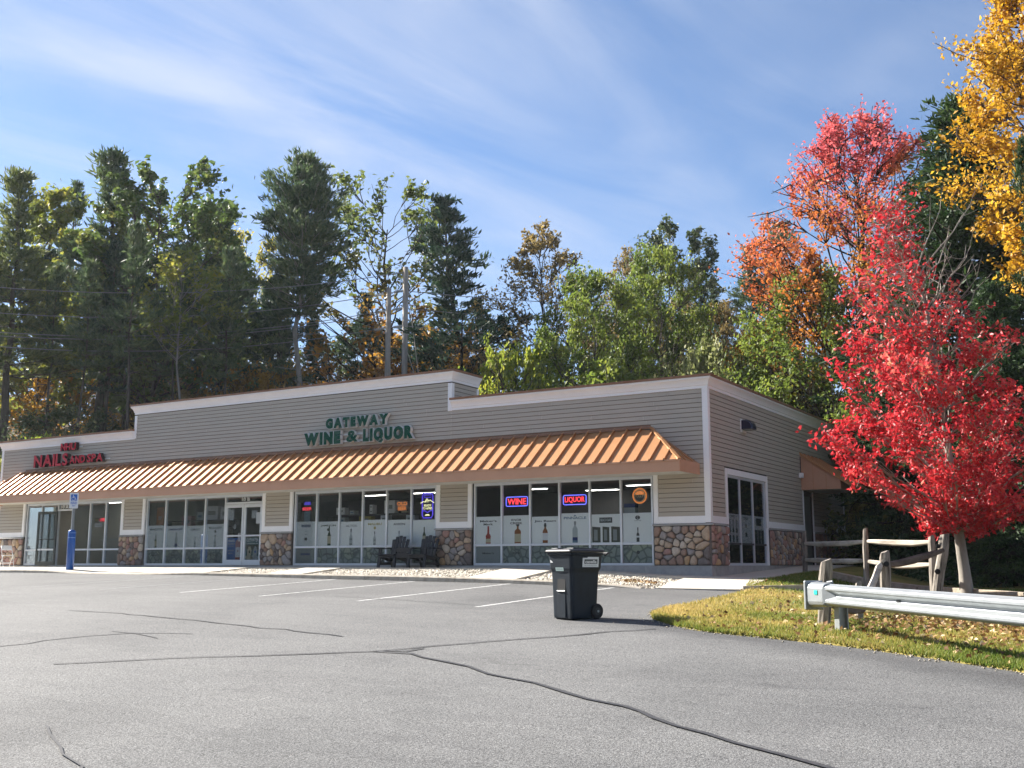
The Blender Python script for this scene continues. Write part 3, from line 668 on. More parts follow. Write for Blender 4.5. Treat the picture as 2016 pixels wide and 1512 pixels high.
def cornice():
    prof = [(0.0, 4.73), (-0.035, 4.73), (-0.035, 4.80), (-0.055, 4.82), (-0.065, 4.86), (-0.085, 4.91), (-0.12, 4.96), (-0.15, 4.985), (-0.15, 5.035), (0.0, 5.035)]
    def run(x0, x1, dz, m0, m1, name='cornice', endy=0.0):
        """profile along X with optional mitres (overhang follows the offset) at its ends"""
        mb = MB(); n = len(prof)
        for pr, mat, nm in ((prof, M_WHITE, 0), ([(0.25, 5.04), (-0.18, 5.04), (-0.185, 5.10), (0.25, 5.125)], M_CAP, 1)):
            mb2 = MB(); n = len(pr)
            vs = [(x0 + (pr[i][0] if m0 else 0), pr[i][0], pr[i][1] + dz) for i in range(n)] + [(x1 - (pr[i][0] if m1 else 0), pr[i][0], pr[i][1] + dz) for i in range(n)]
            mb2.add(vs, [tuple(range(n))] + [tuple(range(2 * n - 1, n - 1, -1))] + [(i, n + i, n + (i + 1) % n, (i + 1) % n) for i in range(n)], mat)
            mb2.obj('cornice' if not nm else 'roof_cap', BLD)
    run(XL, XS1 + .0, -0.025, True, False)
    run(XS1, XS2, 0.91, True, True)
    run(XS2 + .032, 0.0, 0.0, False, True)
    # side returns, run along Y then placed
    for (x, y0, y1, dz, m0) in ((0.0, 0.0, DEP, 0.0, True), (XS2, 0.0, 1.5, 0.91, True)):
        for pr, mat, nm in ((prof, M_WHITE, 'cornice'), ([(0.25, 5.04), (-0.18, 5.04), (-0.185, 5.10), (0.25, 5.125)], M_CAP, 'roof_cap')):
            mb = MB(); n = len(pr)
            vs = [(x - p[0], y0 + p[0], p[1] + dz) for p in pr] + [(x - p[0], y1, p[1] + dz) for p in pr]
            mb.add(vs, [tuple(range(n))] + [tuple(range(2 * n - 1, n - 1, -1))] + [(i, n + i, n + (i + 1) % n, (i + 1) % n) for i in range(n)], mat)
            mb.obj(nm, BLD)
cornice()

def awning():
    d, zt, zf, zb = 1.36, 3.74, 2.70, 2.40
    x0, x1 = -30.78, -0.27; r0, r1 = -29.40, -1.66
    mb = MB()
    e = 0.03
    # under-body: closed hip with soffit, sheathing 3 cm below the pans
    vs = [(x0, 0, zf - e), (x0, -d, zf - e), (x1, -d, zf - e), (x1, 0, zf - e), (r0, 0, zt - e), (r1, 0, zt - e)]
    mb.add(vs, [(0, 1, 4), (1, 2, 5, 4), (2, 3, 5)], M_CAP)
    mb.box(x0 + .01, x1 - .01, -d + .02, -0.001, zb + .04, zb + .06, M_SOFFIT)
    body = mb.obj('awning', BLD)
    mb = MB(); mb.box(x0, x1, -d - .012, -d + .012, zb, zf, M_FASCIA); mb.box(x1 - .012, x1 + .012, -d + .0125, 0, zb, zf, M_FASCIA); mb.box(x0 - .012, x0 + .012, -d + .0125, 0, zb, zf, M_FASCIA)
    mb.obj('fascia', body)
    mb = MB(); mb.box(x0 - .02, x1 + .02, -d - .03, -d - .0125, zf - .03, zf + .012, M_FASCIA); mb.obj('drip_edge', body)
    # pans and standing seams across the front slope
    def zs(y): return zt + (zf - zt) * (-y / d)
    sp = 0.412; n = int((x1 - x0) / sp)
    seg_cache = {}
    for k in range(n + 1):
        a = x0 + k * sp; b = min(a + sp, x1); m = (a + b) / 2
        if b - a < 0.05: continue
        def top(x):  # how far up the slope this x goes
            if x < r0: return -d * (1 - (x - x0) / (r0 - x0))
            if x > r1: return -d * (1 - (x1 - x) / (x1 - r1))
            return 0.0
        g = 0.004; a2, b2 = a + g, b - g
        ya, yb = top(a2), top(b2)
        full = ya == 0 and yb == 0
        if full and 'p' in seg_cache: me = seg_cache['p']
        else:
            pm = MB(); P = [(a2, -d - .028), (b2, -d - .028), (b2, min(yb, -.0)), (a2, min(ya, -.0))]
            vs = [(p[0] - a, p[1], zs(p[1])) for p in P] + [(p[0] - a, p[1], zs(p[1]) - 0.02) for p in P]
            pm.add(vs, [(0, 1, 2, 3), (7, 6, 5, 4), (0, 4, 5, 1), (1, 5, 6, 2), (2, 6, 7, 3), (3, 7, 4, 0)], M_COPPER); me = pm.mesh('roof_panel')
            if full: seg_cache['p'] = me
        link('roof_panel', me, body, (a, 0, 0))
        yt = top(a)
        if k and yt > -d + .12:
            key = round(yt, 3)
            if key not in seg_cache:
                sm_ = MB(); ys = -0.01 if yt == 0 else yt
                pts = [(-d - .03, zs(-d - .03)), (ys, zs(ys)), (ys, zs(ys) + .075), (-d - .03, zs(-d - .03) + .075)]
                sm_.prism(pts, -0.021, 0.021, M_COPPER, axis='x'); seg_cache[key] = sm_.mesh('standing_seam')
            link('standing_seam', seg_cache[key], body, (a, 0, 0))
    # hip ends
    for (xe, xr, s) in ((x1, r1, 1), (x0, r0, -1)):
        pm = MB(); c = Vector((xr, 0, zt)); pa = Vector((xe, -d, zf)); pb = Vector((xe, 0, zf)); up = Vector((0, 0, .004))
        pm.add([c, pa, pb, c - Vector((0, 0, .02)), pa - Vector((0, 0, .02)), pb - Vector((0, 0, .02))], [(0, 1, 2), (5, 4, 3), (0, 3, 4, 1), (1, 4, 5, 2), (2, 5, 3, 0)], M_COPPER); pm.obj('hip_panel', body)
        hm = MB(); hm.bar(pa + Vector((0, -.02, .02)), c + Vector((0, -.005, .03)), 0.09, 0.05, M_COPPER); hm.obj('hip_cap', body)
        for f in (0.32, 0.66):
            q = pa.lerp(pb, f); y = q.y
            t = min(1, 1 - abs(y) / d) if False else 1 - (-y / d)
            tp = c.lerp(pa, -y / d)
            hm = MB(); hm.bar(q + Vector((0, 0, .02)), tp + Vector((0, 0, .02)), 0.03, 0.045, M_COPPER); hm.obj('standing_seam', body)
    fm = MB(); fm.box(r0, r1, -0.07, -0.002, zt - .012, zt + .045, M_CAP); fm.box(r0, r1, -0.012, -0.0022, zt + .0455, zt + .10, M_CAP); fm.obj('ridge_flashing', body)
awning()

# ---- stone facing
def clip(poly, n, dd):
    out = []
    for i in range(len(poly)):
        a, b = poly[i], poly[(i + 1) % len(poly)]
        da = a[0] * n[0] + a[1] * n[1] - dd; db = b[0] * n[0] + b[1] * n[1] - dd
        if da <= 0: out.append(a)
        if (da < 0 < db) or (db < 0 < da): t = da / (da - db); out.append((a[0] + (b[0] - a[0]) * t, a[1] + (b[1] - a[1]) * t))
    return out
def stones(w, h, n, seed, anis=1.0):
    r = random.Random(seed); P = []
    tries = 0; dmin = math.sqrt(w * h / n) * 0.8
    while len(P) < n and tries < 4000:
        p = (r.uniform(.05, w - .05), r.uniform(.05, h - .05)); tries += 1
        dm = dmin * r.uniform(0.42, 1.30)
        if all(math.hypot(p[0] - q[0], p[1] - q[1]) > dm for q in P): P.append(p)
    for _ in range(1):
        Q = []
        for i, p in enumerate(P):
            c = cell(P, i, w, h); Q.append((p[0] * .75 + .25 * sum(v[0] for v in c) / len(c), p[1] * .75 + .25 * sum(v[1] for v in c) / len(c)))
        P = Q
    return [cell(P, i, w, h) for i in range(len(P))]
def cell(P, i, w, h):
    poly = [(0, 0), (w, 0), (w, h), (0, h)]; p = P[i]
    for j, q in enumerate(P):
        if j == i: continue
        nx, ny = q[0] - p[0], q[1] - p[1]; poly = clip(poly, (nx, ny), (nx * (p[0] + q[0]) + ny * (p[1] + q[1])) / 2)
        if not poly: break
    return poly
def stone_mesh(poly, mat, r, depth):
    cx = sum(p[0] for p in poly) / len(poly); cz = sum(p[1] for p in poly) / len(poly)
    size = max(math.hypot(p[0] - cx, p[1] - cz) for p in poly)
    gap = 0.016
    pl = []
    for p in poly:
        d = math.hypot(p[0] - cx, p[1] - cz); f = max(0.4, (d - gap) / d); pl.append(((p[0] - cx) * f, (p[1] - cz) * f))
    for _ in range(2):
        q = []
        for i in range(len(pl)):
            a, b = pl[i], pl[(i + 1) % len(pl)]
            q.append((a[0] * .77 + b[0] * .23, a[1] * .77 + b[1] * .23)); q.append((a[0] * .23 + b[0] * .77, a[1] * .23 + b[1] * .77))
        pl = q
        if len(pl) > 9: break
    n = len(pl); V = []
    for (sc, dep) in ((1.0, 0.0), (0.99, depth * .55), (0.86, depth * .88), (0.5, depth * 1.0)):
        for p in pl: V.append((p[0] * sc + r.uniform(-.003, .003), -dep + r.uniform(-.003, .003), p[1] * sc + r.uniform(-.003, .003)))
    V.append((0, -depth * 1.03, 0)); F = []
    for k in range(3):
        for i in range(n): j = (i + 1) % n; F.append((k * n + i, k * n + j, (k + 1) * n + j, (k + 1) * n + i))
    for i in range(n): F.append((3 * n + i, 3 * n + (i + 1) % n, 4 * n))
    return V, F, cx, cz
def stone_panel(name, w, h, n, seed, loc, rz, palette, joined=False, depth=0.06, part=None):
    r = random.Random(seed)
    mb = MB(); mb.box(0, w, -0.022, 0.03, 0, h, M_MORTAR); pier = mb.obj('stone_wall' , BLD, loc, (0, 0, rz))
    big = MB()
    for c in stones(w, h, n, seed):
        if len(c) < 3: continue
        mat = r.choices(STONE, palette)[0]; V, F, cx, cz = stone_mesh(c, mat, r, depth * r.uniform(.8, 1.15))
        if joined: big.add([(v[0] + cx, v[1] - .02, v[2] + cz) for v in V], F, mat)
        else:
            m1 = MB(); m1.add(V, F, mat); m1.obj('stone', pier, (cx, -0.02, cz), smooth=True)
    if joined:
        o = big.obj('stones', pier, smooth=True); o['kind'] = 'stuff'
    return pier
warm = [5, 6, 3, 4, 5, 1, 2]; cool = [5, 2, 6, 3, 1.5, 4, 0.7]
stone_panel('stone_wall', 1.60, 1.055, 38, 3, (-1.61, -0.012, 0.002), 0, warm, depth=0.075)
stone_panel('stone_wall', 1.22, 1.055, 30, 14, (0.012, -0.06, 0.002), R(90), [7, 2, 2, 8, 1, 3, 2], depth=0.075)
stone_panel('stone_wall', 1.32, 1.055, 30, 5, (-8.88, -0.012, 0.002), 0, cool)
stone_panel('stone_wall', 1.40, 1.055, 34, 7, (-16.16, -0.012, 0.002), 0, cool)
stone_panel('stone_wall', 1.33, 1.055, 28, 9, (-23.40, -0.012, 0.002), 0, [5, 4, 3, 5, 1, 2, 1])
stone_panel('stone_wall', 1.84, 1.055, 36, 12, (XL, -0.012, 0.002), 0, [5, 5, 2, 5, 1, 1, 1], joined=True)
stone_panel('stone_wall', 3.6, 1.055, 110, 21, (0.012, 4.76, 0.002), R(90), cool, joined=True)
stone_panel('stone_wall', 4.0, 1.055, 110, 22, (0.012, 9.58, 0.002), R(90), cool, joined=True)

# ---- storefronts
ZS, ZMID0, ZMID1, ZH0, ZH1 = 0.07, 0.565, 0.63, 2.36, 2.45
def bottle_prof(kind):
    """half outline (r, z) of printed bottles, unit height, with colour bands [(z0,z1,ink)]"""
    return {
     'maker': ([(0, 0), (.17, 0), (.17, .30), (.15, .36), (.19, .38), (.17, .45), (.07, .58), (.055, .97), (0, 1)], [(0, .06, 'red'), (.06, .28, 'cream'), (.28, 1, 'red')]),
     'jug': ([(0, 0), (.2, 0), (.2, .62), (.16, .70), (.06, .76), (.06, .93), (.10, .94), (.10, 1), (0, 1)], [(0, .07, 'amber'), (.07, .5, 'cream'), (.5, .9, 'amber'), (.9, 1, 'black')]),
     'beam': ([(0, 0), (.15, 0), (.15, .55), (.13, .62), (.05, .75), (.045, .9), (.06, .9), (.06, 1), (0, 1)], [(0, .14, 'amber'), (.14, .5, 'white'), (.5, .82, 'amber'), (.82, 1, 'black')]),
     'vodka': ([(0, 0), (.14, 0), (.14, .6), (.12, .68), (.05, .77), (.05, .9), (.055, .9), (.055, 1), (0, 1)], [(0, .1, 'blue'), (.1, .25, 'navy'), (.25, .82, 'pale'), (.82, 1, 'grey')]),
     'green': ([(0, 0), (.12, 0), (.12, .52), (.04, .72), (.04, 1), (0, 1)], [(0, .1, 'green'), (.1, .5, 'cream'), (.5, 1, 'green')]),
     'clear': ([(0, 0), (.12, 0), (.12, .5), (.045, .66), (.04, 1), (0, 1)], [(0, .12, 'grey'), (.12, .3, 'pale'), (.3, .42, 'grey'), (.42, .8, 'pale'), (.8, 1, 'black')]),
     'dark': ([(0, 0), (.11, 0), (.11, .5), (.05, .66), (.04, 1), (0, 1)], [(0, .3, 'black'), (.3, .42, 'white'), (.42, .62, 'black'), (.62, .8, 'grey'), (.8, 1, 'black')]),
    }[kind]
def print_bottle(mb, x, z, h, kind, y):
    prof, bands = bottle_prof(kind)
    def rad(t):
        for (r0, z0), (r1, z1) in zip(prof[1:-1], prof[2:-1]):
            if z0 <= t <= z1 and z1 > z0: return r0 + (r1 - r0) * (t - z0) / (z1 - z0)
        return prof[-2][0]
    for b0, b1, ink in bands:
        n = max(2, int((b1 - b0) * 24)); Lf = []; Rt = []
        for i in range(n + 1):
            t = b0 + (b1 - b0) * i / n; rr = rad(t) * h; Lf.append((x - rr, z + t * h)); Rt.append((x + rr, z + t * h))
        mb.flat(Rt + Lf[::-1] if False else Lf[::-1] + Rt, y, INK[ink])
POST = {
 'left': [('BAILEYS', 'green', 'black', .55), ('SMIRNOFF', 'vodka', 'navy', .6), ('CIROC', 'clear', 'black', .42), ('BULLEIT', 'clear', 'black', .5)],
 'middle': [('ABSOLUT', None, 'navy', 0), ('JAMESON', 'green', 'green', .72), ('ALTOS', 'clear', 'grey', .62), ('MALIBU', 'clear', 'yellow', .5), ('AVION', 'clear', 'black', .5), (None, 'green', 'black', .62)],
 'right': [("Maker's|Mark", 'maker', 'black', .60), ('KNOB|CREEK', 'jug', 'black', .64), ('Jim Beam', 'beam', 'black', .66), ('PINNACLE', 'vodka', 'blue', .70), ('BEACH BAR', 'boxes', 'olive', 0), ('C', 'dark', 'black', .46)]}
def storefront(key):
    a, b = BAYS[key]; fm = MB(); yf0, yf1 = 0.03, 0.115
    fr = None
    if key == 'nails': xs = [a, -28.22, -27.20, -26.32, -25.26, -24.34, b]; door = 2
    elif key == 'left': xs = [a, -21.02, -19.99, -18.98, -17.98, b]; door = 4
    else: xs = [a + (b - a) * i / 6 for i in range(7)]; door = None
    # sill, head, mullions, middle rail
    segs = [(a, b)]
    if door is not None: segs = [(a, xs[door]), (xs[door + 1], b)]
    for p, q in segs:
        if q - p > .1: fm.box(p, q, yf0, yf1, 0.002, ZS, M_ALU)
    fm.box(a, b, yf0, yf1, ZH0, ZH1, M_ALU)
    for i, x in enumerate(xs):
        w = .03
        x0, x1 = (x, x + .055) if i == 0 else ((x - .055, x) if i == len(xs) - 1 else (x - w, x + w))
        z0 = ZS + .001
        fm.box(x0, x1, yf0 - .004, yf1 + .004, z0 if not (door is not None and i in (door, door + 1)) else 0.002, ZH0 - .001, M_ALU)
        # short studs carrying the head up to the soffit
        fm.box(x0 + .005, x1 - .005, yf0 + .01, yf1, ZH1 + .001, 2.468, M_WHITE)
    for i in range(len(xs) - 1):
        if i == door:
            fm.box(xs[i] + .03, xs[i + 1] - .03, yf0, yf1, 2.115, 2.18, M_ALU); continue
        fm.box(xs[i] + .031 + (.025 if i == 0 else 0), xs[i + 1] - .031 - (.025 if i == len(xs) - 2 else 0), yf0 + .002, yf1, ZMID0, ZMID1, M_ALU)
    fr = fm.obj('storefront_window', BLD); bevel(fr, 0.004, 1)
    for i in range(len(xs) - 1):
        x0, x1 = xs[i] + .03, xs[i + 1] - .03
        if i == door:
            MB().box(x0, x1, .066, .074, 2.18, ZH0, M_GLASS).obj('pane', fr)
            nm = MB(); c = x0 + (x1 - x0) * (.5 if key == 'left' else .3); t = '10 B' if key == 'left' else '10 A'
            put_text(nm, t, c - .14, c + .24 if key == 'left' else c + .30, 2.205, 2.33, .060, INK['white'], 0.03); nm.obj('door_number', fr, fixn=False)
            continue
        MB().box(x0, x1, .066, .074, ZMID1, ZH0, M_GLASS).obj('pane', fr)
        MB().box(x0, x1, .066, .074, ZS, ZMID0, M_GLASS).obj('pane', fr)
        if key != 'nails':
            pm = MB(); zt = 1.44 + (0.035 if i % 2 else 0.0) * (key == 'right') - (.02 * (i % 3))
            pm.box(x0 + .012, x1 - .012, .080, .082, ZMID1 - .01, zt, M_FILM)
            spec = POST[key][i]; m = (x0 + x1) / 2; txt, bk, ink, bh = spec; y = .0785
            if txt:
                ws = txt.split('|'); hh = .075 if len(ws) > 1 else .085; z1 = zt - .10
                if key == 'right' and i == 4:
                    pm.flat([(m - .2, zt - .24), (m + .2, zt - .24), (m + .2, zt - .09), (m - .2, zt - .09)], y, INK['black']); put_text(pm, txt, m - .17, m + .17, zt - .2, zt - .12, y - .001, INK['pale'], .03)
                elif txt == 'C':
                    pm.flat([(m + .075 * math.cos(t), zt - .13 + .055 * math.sin(t)) for t in [i2 * math.pi / 9 for i2 in range(18)]], y, INK['black']); put_text(pm, 'C', m - .025, m + .025, zt - .16, zt - .1, y - .001, INK['white'], .03)
                    put_text(pm, 'COURVOISIER', m - .11, m + .11, zt - .225, zt - .20, y, INK['grey'], .02)
                elif txt == 'ABSOLUT':
                    pm.flat([(m - .2, z1 - .085), (m + .2, z1 - .085), (m + .2, z1), (m - .2, z1)], y, INK['navy']); put_text(pm, txt, m - .18, m + .18, z1 - .072, z1 - .013, y - .001, INK['pale'], .03)
                    pm.flat([(m - .06, z1 - .52), (m + .07, z1 - .52), (m + .07, z1 - .43), (m - .06, z1 - .43)], y, INK['black'])
                    for dz in (.2, .31): pm.flat([(m - .03, z1 - dz - .03), (m + .03, z1 - dz - .03), (m + .03, z1 - dz), (m - .03, z1 - dz)], y, INK['grey'])
                else:
                    for k, wd in enumerate(ws):
                        wl = min(.36, .042 * len(wd) if len(ws) > 1 else .046 * len(wd))
                        put_text(pm, wd, m - wl, m + wl, z1 - hh * .85 - k * .095, z1 - k * .095, y, INK[ink], .025)
                    if txt in ('MALIBU', 'JAMESON', 'BULLEIT', 'Jim Beam'):
                        pm.flat([(m + .045 * math.cos(t), z1 - .16 + .05 * math.sin(t)) for t in [i2 * math.pi / 6 for i2 in range(12)]], y, INK['olive' if txt != 'MALIBU' else 'yellow'])
                    if txt == 'PINNACLE': pm.flat([(m - .05, zt - .09), (m + .05, zt - .09), (m, zt - .045)], y, INK['blue'])
            if bk == 'boxes':
                for dxx, wd in ((-.30, .13), (-.0, .105), (.30, .135)):
                    pm.flat([(m + dxx - wd, ZMID1 + .01), (m + dxx + wd, ZMID1 + .01), (m + dxx + wd, ZMID1 + .43), (m + dxx - wd, ZMID1 + .45)], y, INK['olive'])
                    pm.flat([(m + dxx - wd * .6, ZMID1 + .06), (m + dxx + wd * .3, ZMID1 + .06), (m + dxx + wd * .3, ZMID1 + .36), (m + dxx - wd * .6, ZMID1 + .37)], y - .001, INK['grey'])
            elif bk: print_bottle(pm, m + (.05 if i == 1 else 0), ZMID1 + .012, bh * .86, bk, y)
            pm.obj('window_poster', fr, fixn=False)
            pm = MB(); pm.box(x0 + .012, x1 - .012, .080, .082, ZS + .01, ZMID0 + .01, M_SPRINT if not (key in ('middle', 'right') and i == 0) else INK['grey'])
            if txt and txt not in ('C',):
                wd = txt.split('|')[0]; pm.add([], [], INK[ink]); wl = min(.2, .03 * len(wd))
                if txt == 'ABSOLUT': pm.flat([(m - .2, .33), (m + .2, .33), (m + .2, .40), (m - .2, .40)], .0785, INK['navy'])
                else: put_text(pm, wd, m - wl, m + wl, .33, .39, .0785, INK['black'], .02)
            else: pm.flat([(m + .05 * math.cos(t), .36 + .05 * math.sin(t)) for t in [i2 * math.pi / 6 for i2 in range(12)]], .0785, INK['black'])
            pm.obj('window_poster', fr, fixn=False)
    return fr
FR = {k: storefront(k) for k in BAYS}

def doors():
    # double glazed door 10 B: two leaves, each frame > pane, poster, handle, papers
    for s, (x0, x1) in enumerate(((-17.945, -17.085), (-17.065, -16.215))):
        mb = MB(); w = .085
        mb.box(x0, x0 + w, .03, .09, .01, 2.105, M_ALU); mb.box(x1 - w, x1, .03, .09, .01, 2.105, M_ALU)
        mb.box(x0 + w, x1 - w, .032, .088, .01, .19, M_ALU); mb.box(x0 + w, x1 - w, .032, .088, 1.985, 2.105, M_ALU)
        d = mb.obj('shop_door', BLD); bevel(d, .005, 1)
        MB().box(x0 + w, x1 - w, .058, .064, .19, 1.985, M_GLASS).obj('pane', d)
        mb = MB(); mb.box(x0 + w, x1 - w, .045, .055, .985, 1.04, M_ALU); mb.obj('push_bar', d)
        mb = MB(); m = (x0 + x1) / 2; a, b = x0 + w + .005, x1 - w - .005
        if s == 0:
            mb.box(a, b, .068, .07, .195, .94, INK['brightblue']); y = .0665
            put_text(mb, 'HARD', a + .03, a + .37, .80, .89, y, INK['white'], .04); put_text(mb, 'SELTZER', a + .03, a + .36, .70, .77, y, INK['pale'], .03); put_text(mb, 'ICE COLD', a + .03, a + .34, .63, .67, y, INK['pale'], .02)
            put_text(mb, 'REFRESH', a + .04, a + .33, .48, .53, y, INK['pale'], .02); put_text(mb, 'NOW', a + .06, a + .3, .38, .44, y, INK['pale'], .02)
            mb.flat([(b - .27, .23), (b - .04, .23), (b - .04, .62), (b - .27, .62)], y, INK['white']); mb.flat([(b - .28, .62), (b - .03, .62), (b - .03, .80), (b - .09, .88), (b - .22, .88), (b - .28, .80)], y, INK['pink'])
            mb.flat([(b - .27, .20), (b - .05, .20), (b - .04, .28), (b - .28, .28)], y - .001, INK['red']); mb.flat([(b - .18, .46), (b - .13, .46), (b - .13, .52), (b - .18, .52)], y - .001, INK['red'])
        else:
            mb.box(a, b, .068, .07, .195, .94, INK['teal']); y = .0665
            put_text(mb, 'CUTWATER', a + .05, b - .07, .80, .92, y, INK['white'], .05); mb.flat([(a + .05, .72), (b - .08, .72), (b - .08, .765), (a + .05, .765)], y, INK['pale'])
            mb.flat([(a, .56), (b, .5), (b, .70), (a, .70)], y, INK['olive'])
            for cx, ink in ((a + .2, 'cream'), (b - .2, 'pale')):
                mb.flat([(cx - .09, .32), (cx + .09, .32), (cx + .1, .52), (cx + .04, .64), (cx - .04, .64), (cx - .1, .52)], y - .001, INK[ink]); mb.flat([(cx - .035, .42), (cx + .035, .42), (cx + .035, .5), (cx - .035, .5)], y - .002, INK['green' if ink == 'cream' else 'brightblue'])
                mb.flat([(cx - .2, .22), (cx + .14, .20), (cx + .17, .30), (cx - .05, .34), (cx - .19, .32)], y - .0015, INK['cream' if ink == 'cream' else 'pale'])
        mb.obj('door_poster', d, fixn=False)
        mb = MB(); pp = [(a + .06, 1.56, .2, .36)] if s == 0 else [(a + .24, 1.60, .26, .28), (b - .20, 1.42, .19, .38)]
        for q, (px, pz, pw, ph) in enumerate(pp): mb.box(px, px + pw, .066 - q * .003, .067 - q * .003, pz, pz + ph, INK['white'])
        if s == 0:
            cx = m; mb.flat([(cx + .055 * math.cos(t), 1.33 + .085 * math.sin(t)) for t in [i2 * math.pi / 9 for i2 in range(18)]], .0655, INK['white']); mb.flat([(cx - .015, 1.29), (cx + .02, 1.29), (cx + .02, 1.38), (cx - .015, 1.38)], .065, INK['black'])
        mb.obj('notice', d, fixn=False)
        hx = x1 - .02 if s == 0 else x0 + .03
        mb = MB(); mb.tube([(hx - .05, .03, .83), (hx - .12, -.03, .83), (hx - .12, -.03, 1.10), (hx - .05, .03, 1.10)], .012, M_ALU, 6); mb.obj('handle', d, smooth=True)
    # open dark door of 10 A, folded back over the pane on its left
    d = empty('open_door', (-27.16, -0.01, 0)); d.parent = BLD; d.rotation_euler = (0, 0, R(180 + 9))
    mb = MB(); w = .09; W = 1.0
    mb.box(0, w, -.02, .025, .0, 2.10, M_DKALU); mb.box(W - w, W, -.02, .025, .0, 2.10, M_DKALU)
    mb.box(w, W - w, -.018, .023, .0, .15, M_DKALU); mb.box(w, W - w, -.018, .023, 2.0, 2.10, M_DKALU); mb.box(w, W - w, -.018, .023, .58, .64, M_ALU); mb.box(w, W - w, .024, .034, .99, 1.03, M_DKALU)
    f = mb.obj('door_frame', d)
    MB().box(w, W - w, -.004, .004, .15, .58, M_GLASS).obj('pane', d); MB().box(w, W - w, -.004, .004, .64, 2.0, M_GLASS).obj('pane', d)
doors()

def side_openings():
    # tall side window with white casing, three lights
    mb = MB()
    mb.box(0.0, 0.034, 1.131, 1.295, 1.10, 2.66, M_WHITE); mb.box(0.0, 0.034, 4.575, 4.739, 1.10, 2.66, M_WHITE); mb.box(0.0, 0.034, 1.2955, 4.5745, 2.49, 2.66, M_WHITE)
    mb.box(-.02, .024, 1.20, 1.295, 0.0, 1.099, M_WHITE); mb.box(-.02, .024, 4.575, 4.70, 0.0, 1.099, M_WHITE)
    bevel(mb.obj('window_casing', BLD), .005)
    mb = MB(); ys = [1.30, 2.38, 3.47, 4.57]
    for i, y in enumerate(ys): mb.box(-.05, -.006, (y if i == 0 else y - .026), (y + .035 if i == 0 else (y if i == 3 else y + .026)), 0.0, 2.49, M_ALU)
    for y0, y1 in zip(ys[:-1], ys[1:]):
        mb.box(-.048, -.008, y0 + .036, y1 - .027, 0.0, .07, M_ALU); mb.box(-.048, -.008, y0 + .036, y1 - .027, 2.42, 2.49, M_ALU); mb.box(-.048, -.008, y0 + .036, y1 - .027, .575, .63, M_DKALU)
    f = mb.obj('side_window', BLD)
    for i, (y0, y1) in enumerate(zip(ys[:-1], ys[1:])):
        MB().box(-.032, -.026, y0 + .036, y1 - .027, .07, .575, M_GLASS).obj('pane', f); MB().box(-.032, -.026, y0 + .036, y1 - .027, .63, 2.42, M_GLASS).obj('pane', f)
        # the poster is drawn facing -Y, then turned to face +X
        w = y1 - y0 - .1; pm = MB(); pm.box(0.01, w, .0, .002, 0, .80, M_FILM)
        if i == 0:
            for q in range(3): print_bottle(pm, .22 + q * .27, .02, .62, 'dark', -.002)
            put_text(pm, 'WINE', .3, .62, .70, .76, -.002, INK['black'], .02)
        elif i == 1:
            put_text(pm, 'TITOS', .26, .66, .66, .74, -.002, INK['black'], .03); pm.flat([(.42, .44), (.5, .44), (.5, .54), (.42, .54)], -.002, INK['black']); pm.flat([(.38, .18), (.54, .18), (.54, .30), (.38, .30)], -.002, INK['black'])
        else:
            pm.flat([(.25, .52), (.72, .52), (.72, .74), (.25, .74)], -.002, INK['black'])
            for q in range(3): pm.flat([(.12 + q * .28, .0), (.36 + q * .28, .0), (.36 + q * .28, .40), (.12 + q * .28, .40)], -.002, INK['black'])
        pm.obj('window_poster', f, (-.038, y0 + .04, .63), (0, 0, R(90)), fixn=False)
    # back door below the small awning
    mb = MB(); mb.box(0, .034, 8.361, 8.45, 0.0, 2.45, M_WHITE); mb.box(0, .034, 9.48, 9.559, 0.0, 2.45, M_WHITE); mb.obj('door_casing', BLD)
    mb = MB(); mb.box(-.1, -.05, 8.45, 9.48, 0.0, 2.30, M_DOORG); dd = mb.obj('side_door', BLD)
    mb = MB(); mb.tube([(-.05, 8.56, 1.0), (.01, 8.56, 1.0), (.01, 8.66, 1.0)], .012, M_DKALU, 6); mb.obj('handle', dd)
    # lean-to copper awning on the side wall
    y0, y1 = 8.29, 10.6
    mb = MB(); mb.box(.001, 1.26, y0 + .03, y1 - .03, 2.47, 2.50, M_SOFFIT); aw = mb.obj('side_awning', BLD)
    tz = lambda x: 3.62 + (2.76 - 3.62) * x / 1.28
    for yy in (y0, y1 - .03):
        for k, (a, b) in enumerate(((0.002, .42), (.424, .84), (.844, 1.27))):
            m = MB(); m.prism([(a, 2.46), (b, 2.46), (b, tz(b)), (a, tz(a))], yy, yy + .028, M_FASCIA); m.obj('end_panel', aw)
            if k < 2 and yy == y0: m = MB(); m.box(b - .004, b + .008, yy - .012, yy - .001, 2.46, tz(b), M_COPPER); m.obj('seam', aw)
    m = MB(); m.prism([(1.275, 2.46), (1.30, 2.46), (1.30, tz(1.3) - .03), (1.275, tz(1.275) - .03)], y0 + .0, y1, M_FASCIA); m.obj('fascia', aw)
    m = MB(); m.prism([(0.003, tz(0) + .005), (1.62, tz(1.62) + .005), (1.62, tz(1.62) + .035), (0.003, tz(0) + .06)], y0 - .06, y1 + .06, M_COPPER); m.obj('roof_panel', aw)
    for q in range(6):
        yy = y0 - .04 + q * .46; m = MB(); m.prism([(0.003, tz(0) + .06), (1.62, tz(1.62) + .036), (1.62, tz(1.62) + .07), (0.003, tz(0) + .10)], yy, yy + .03, M_COPPER); m.obj('seam', aw)
side_openings()

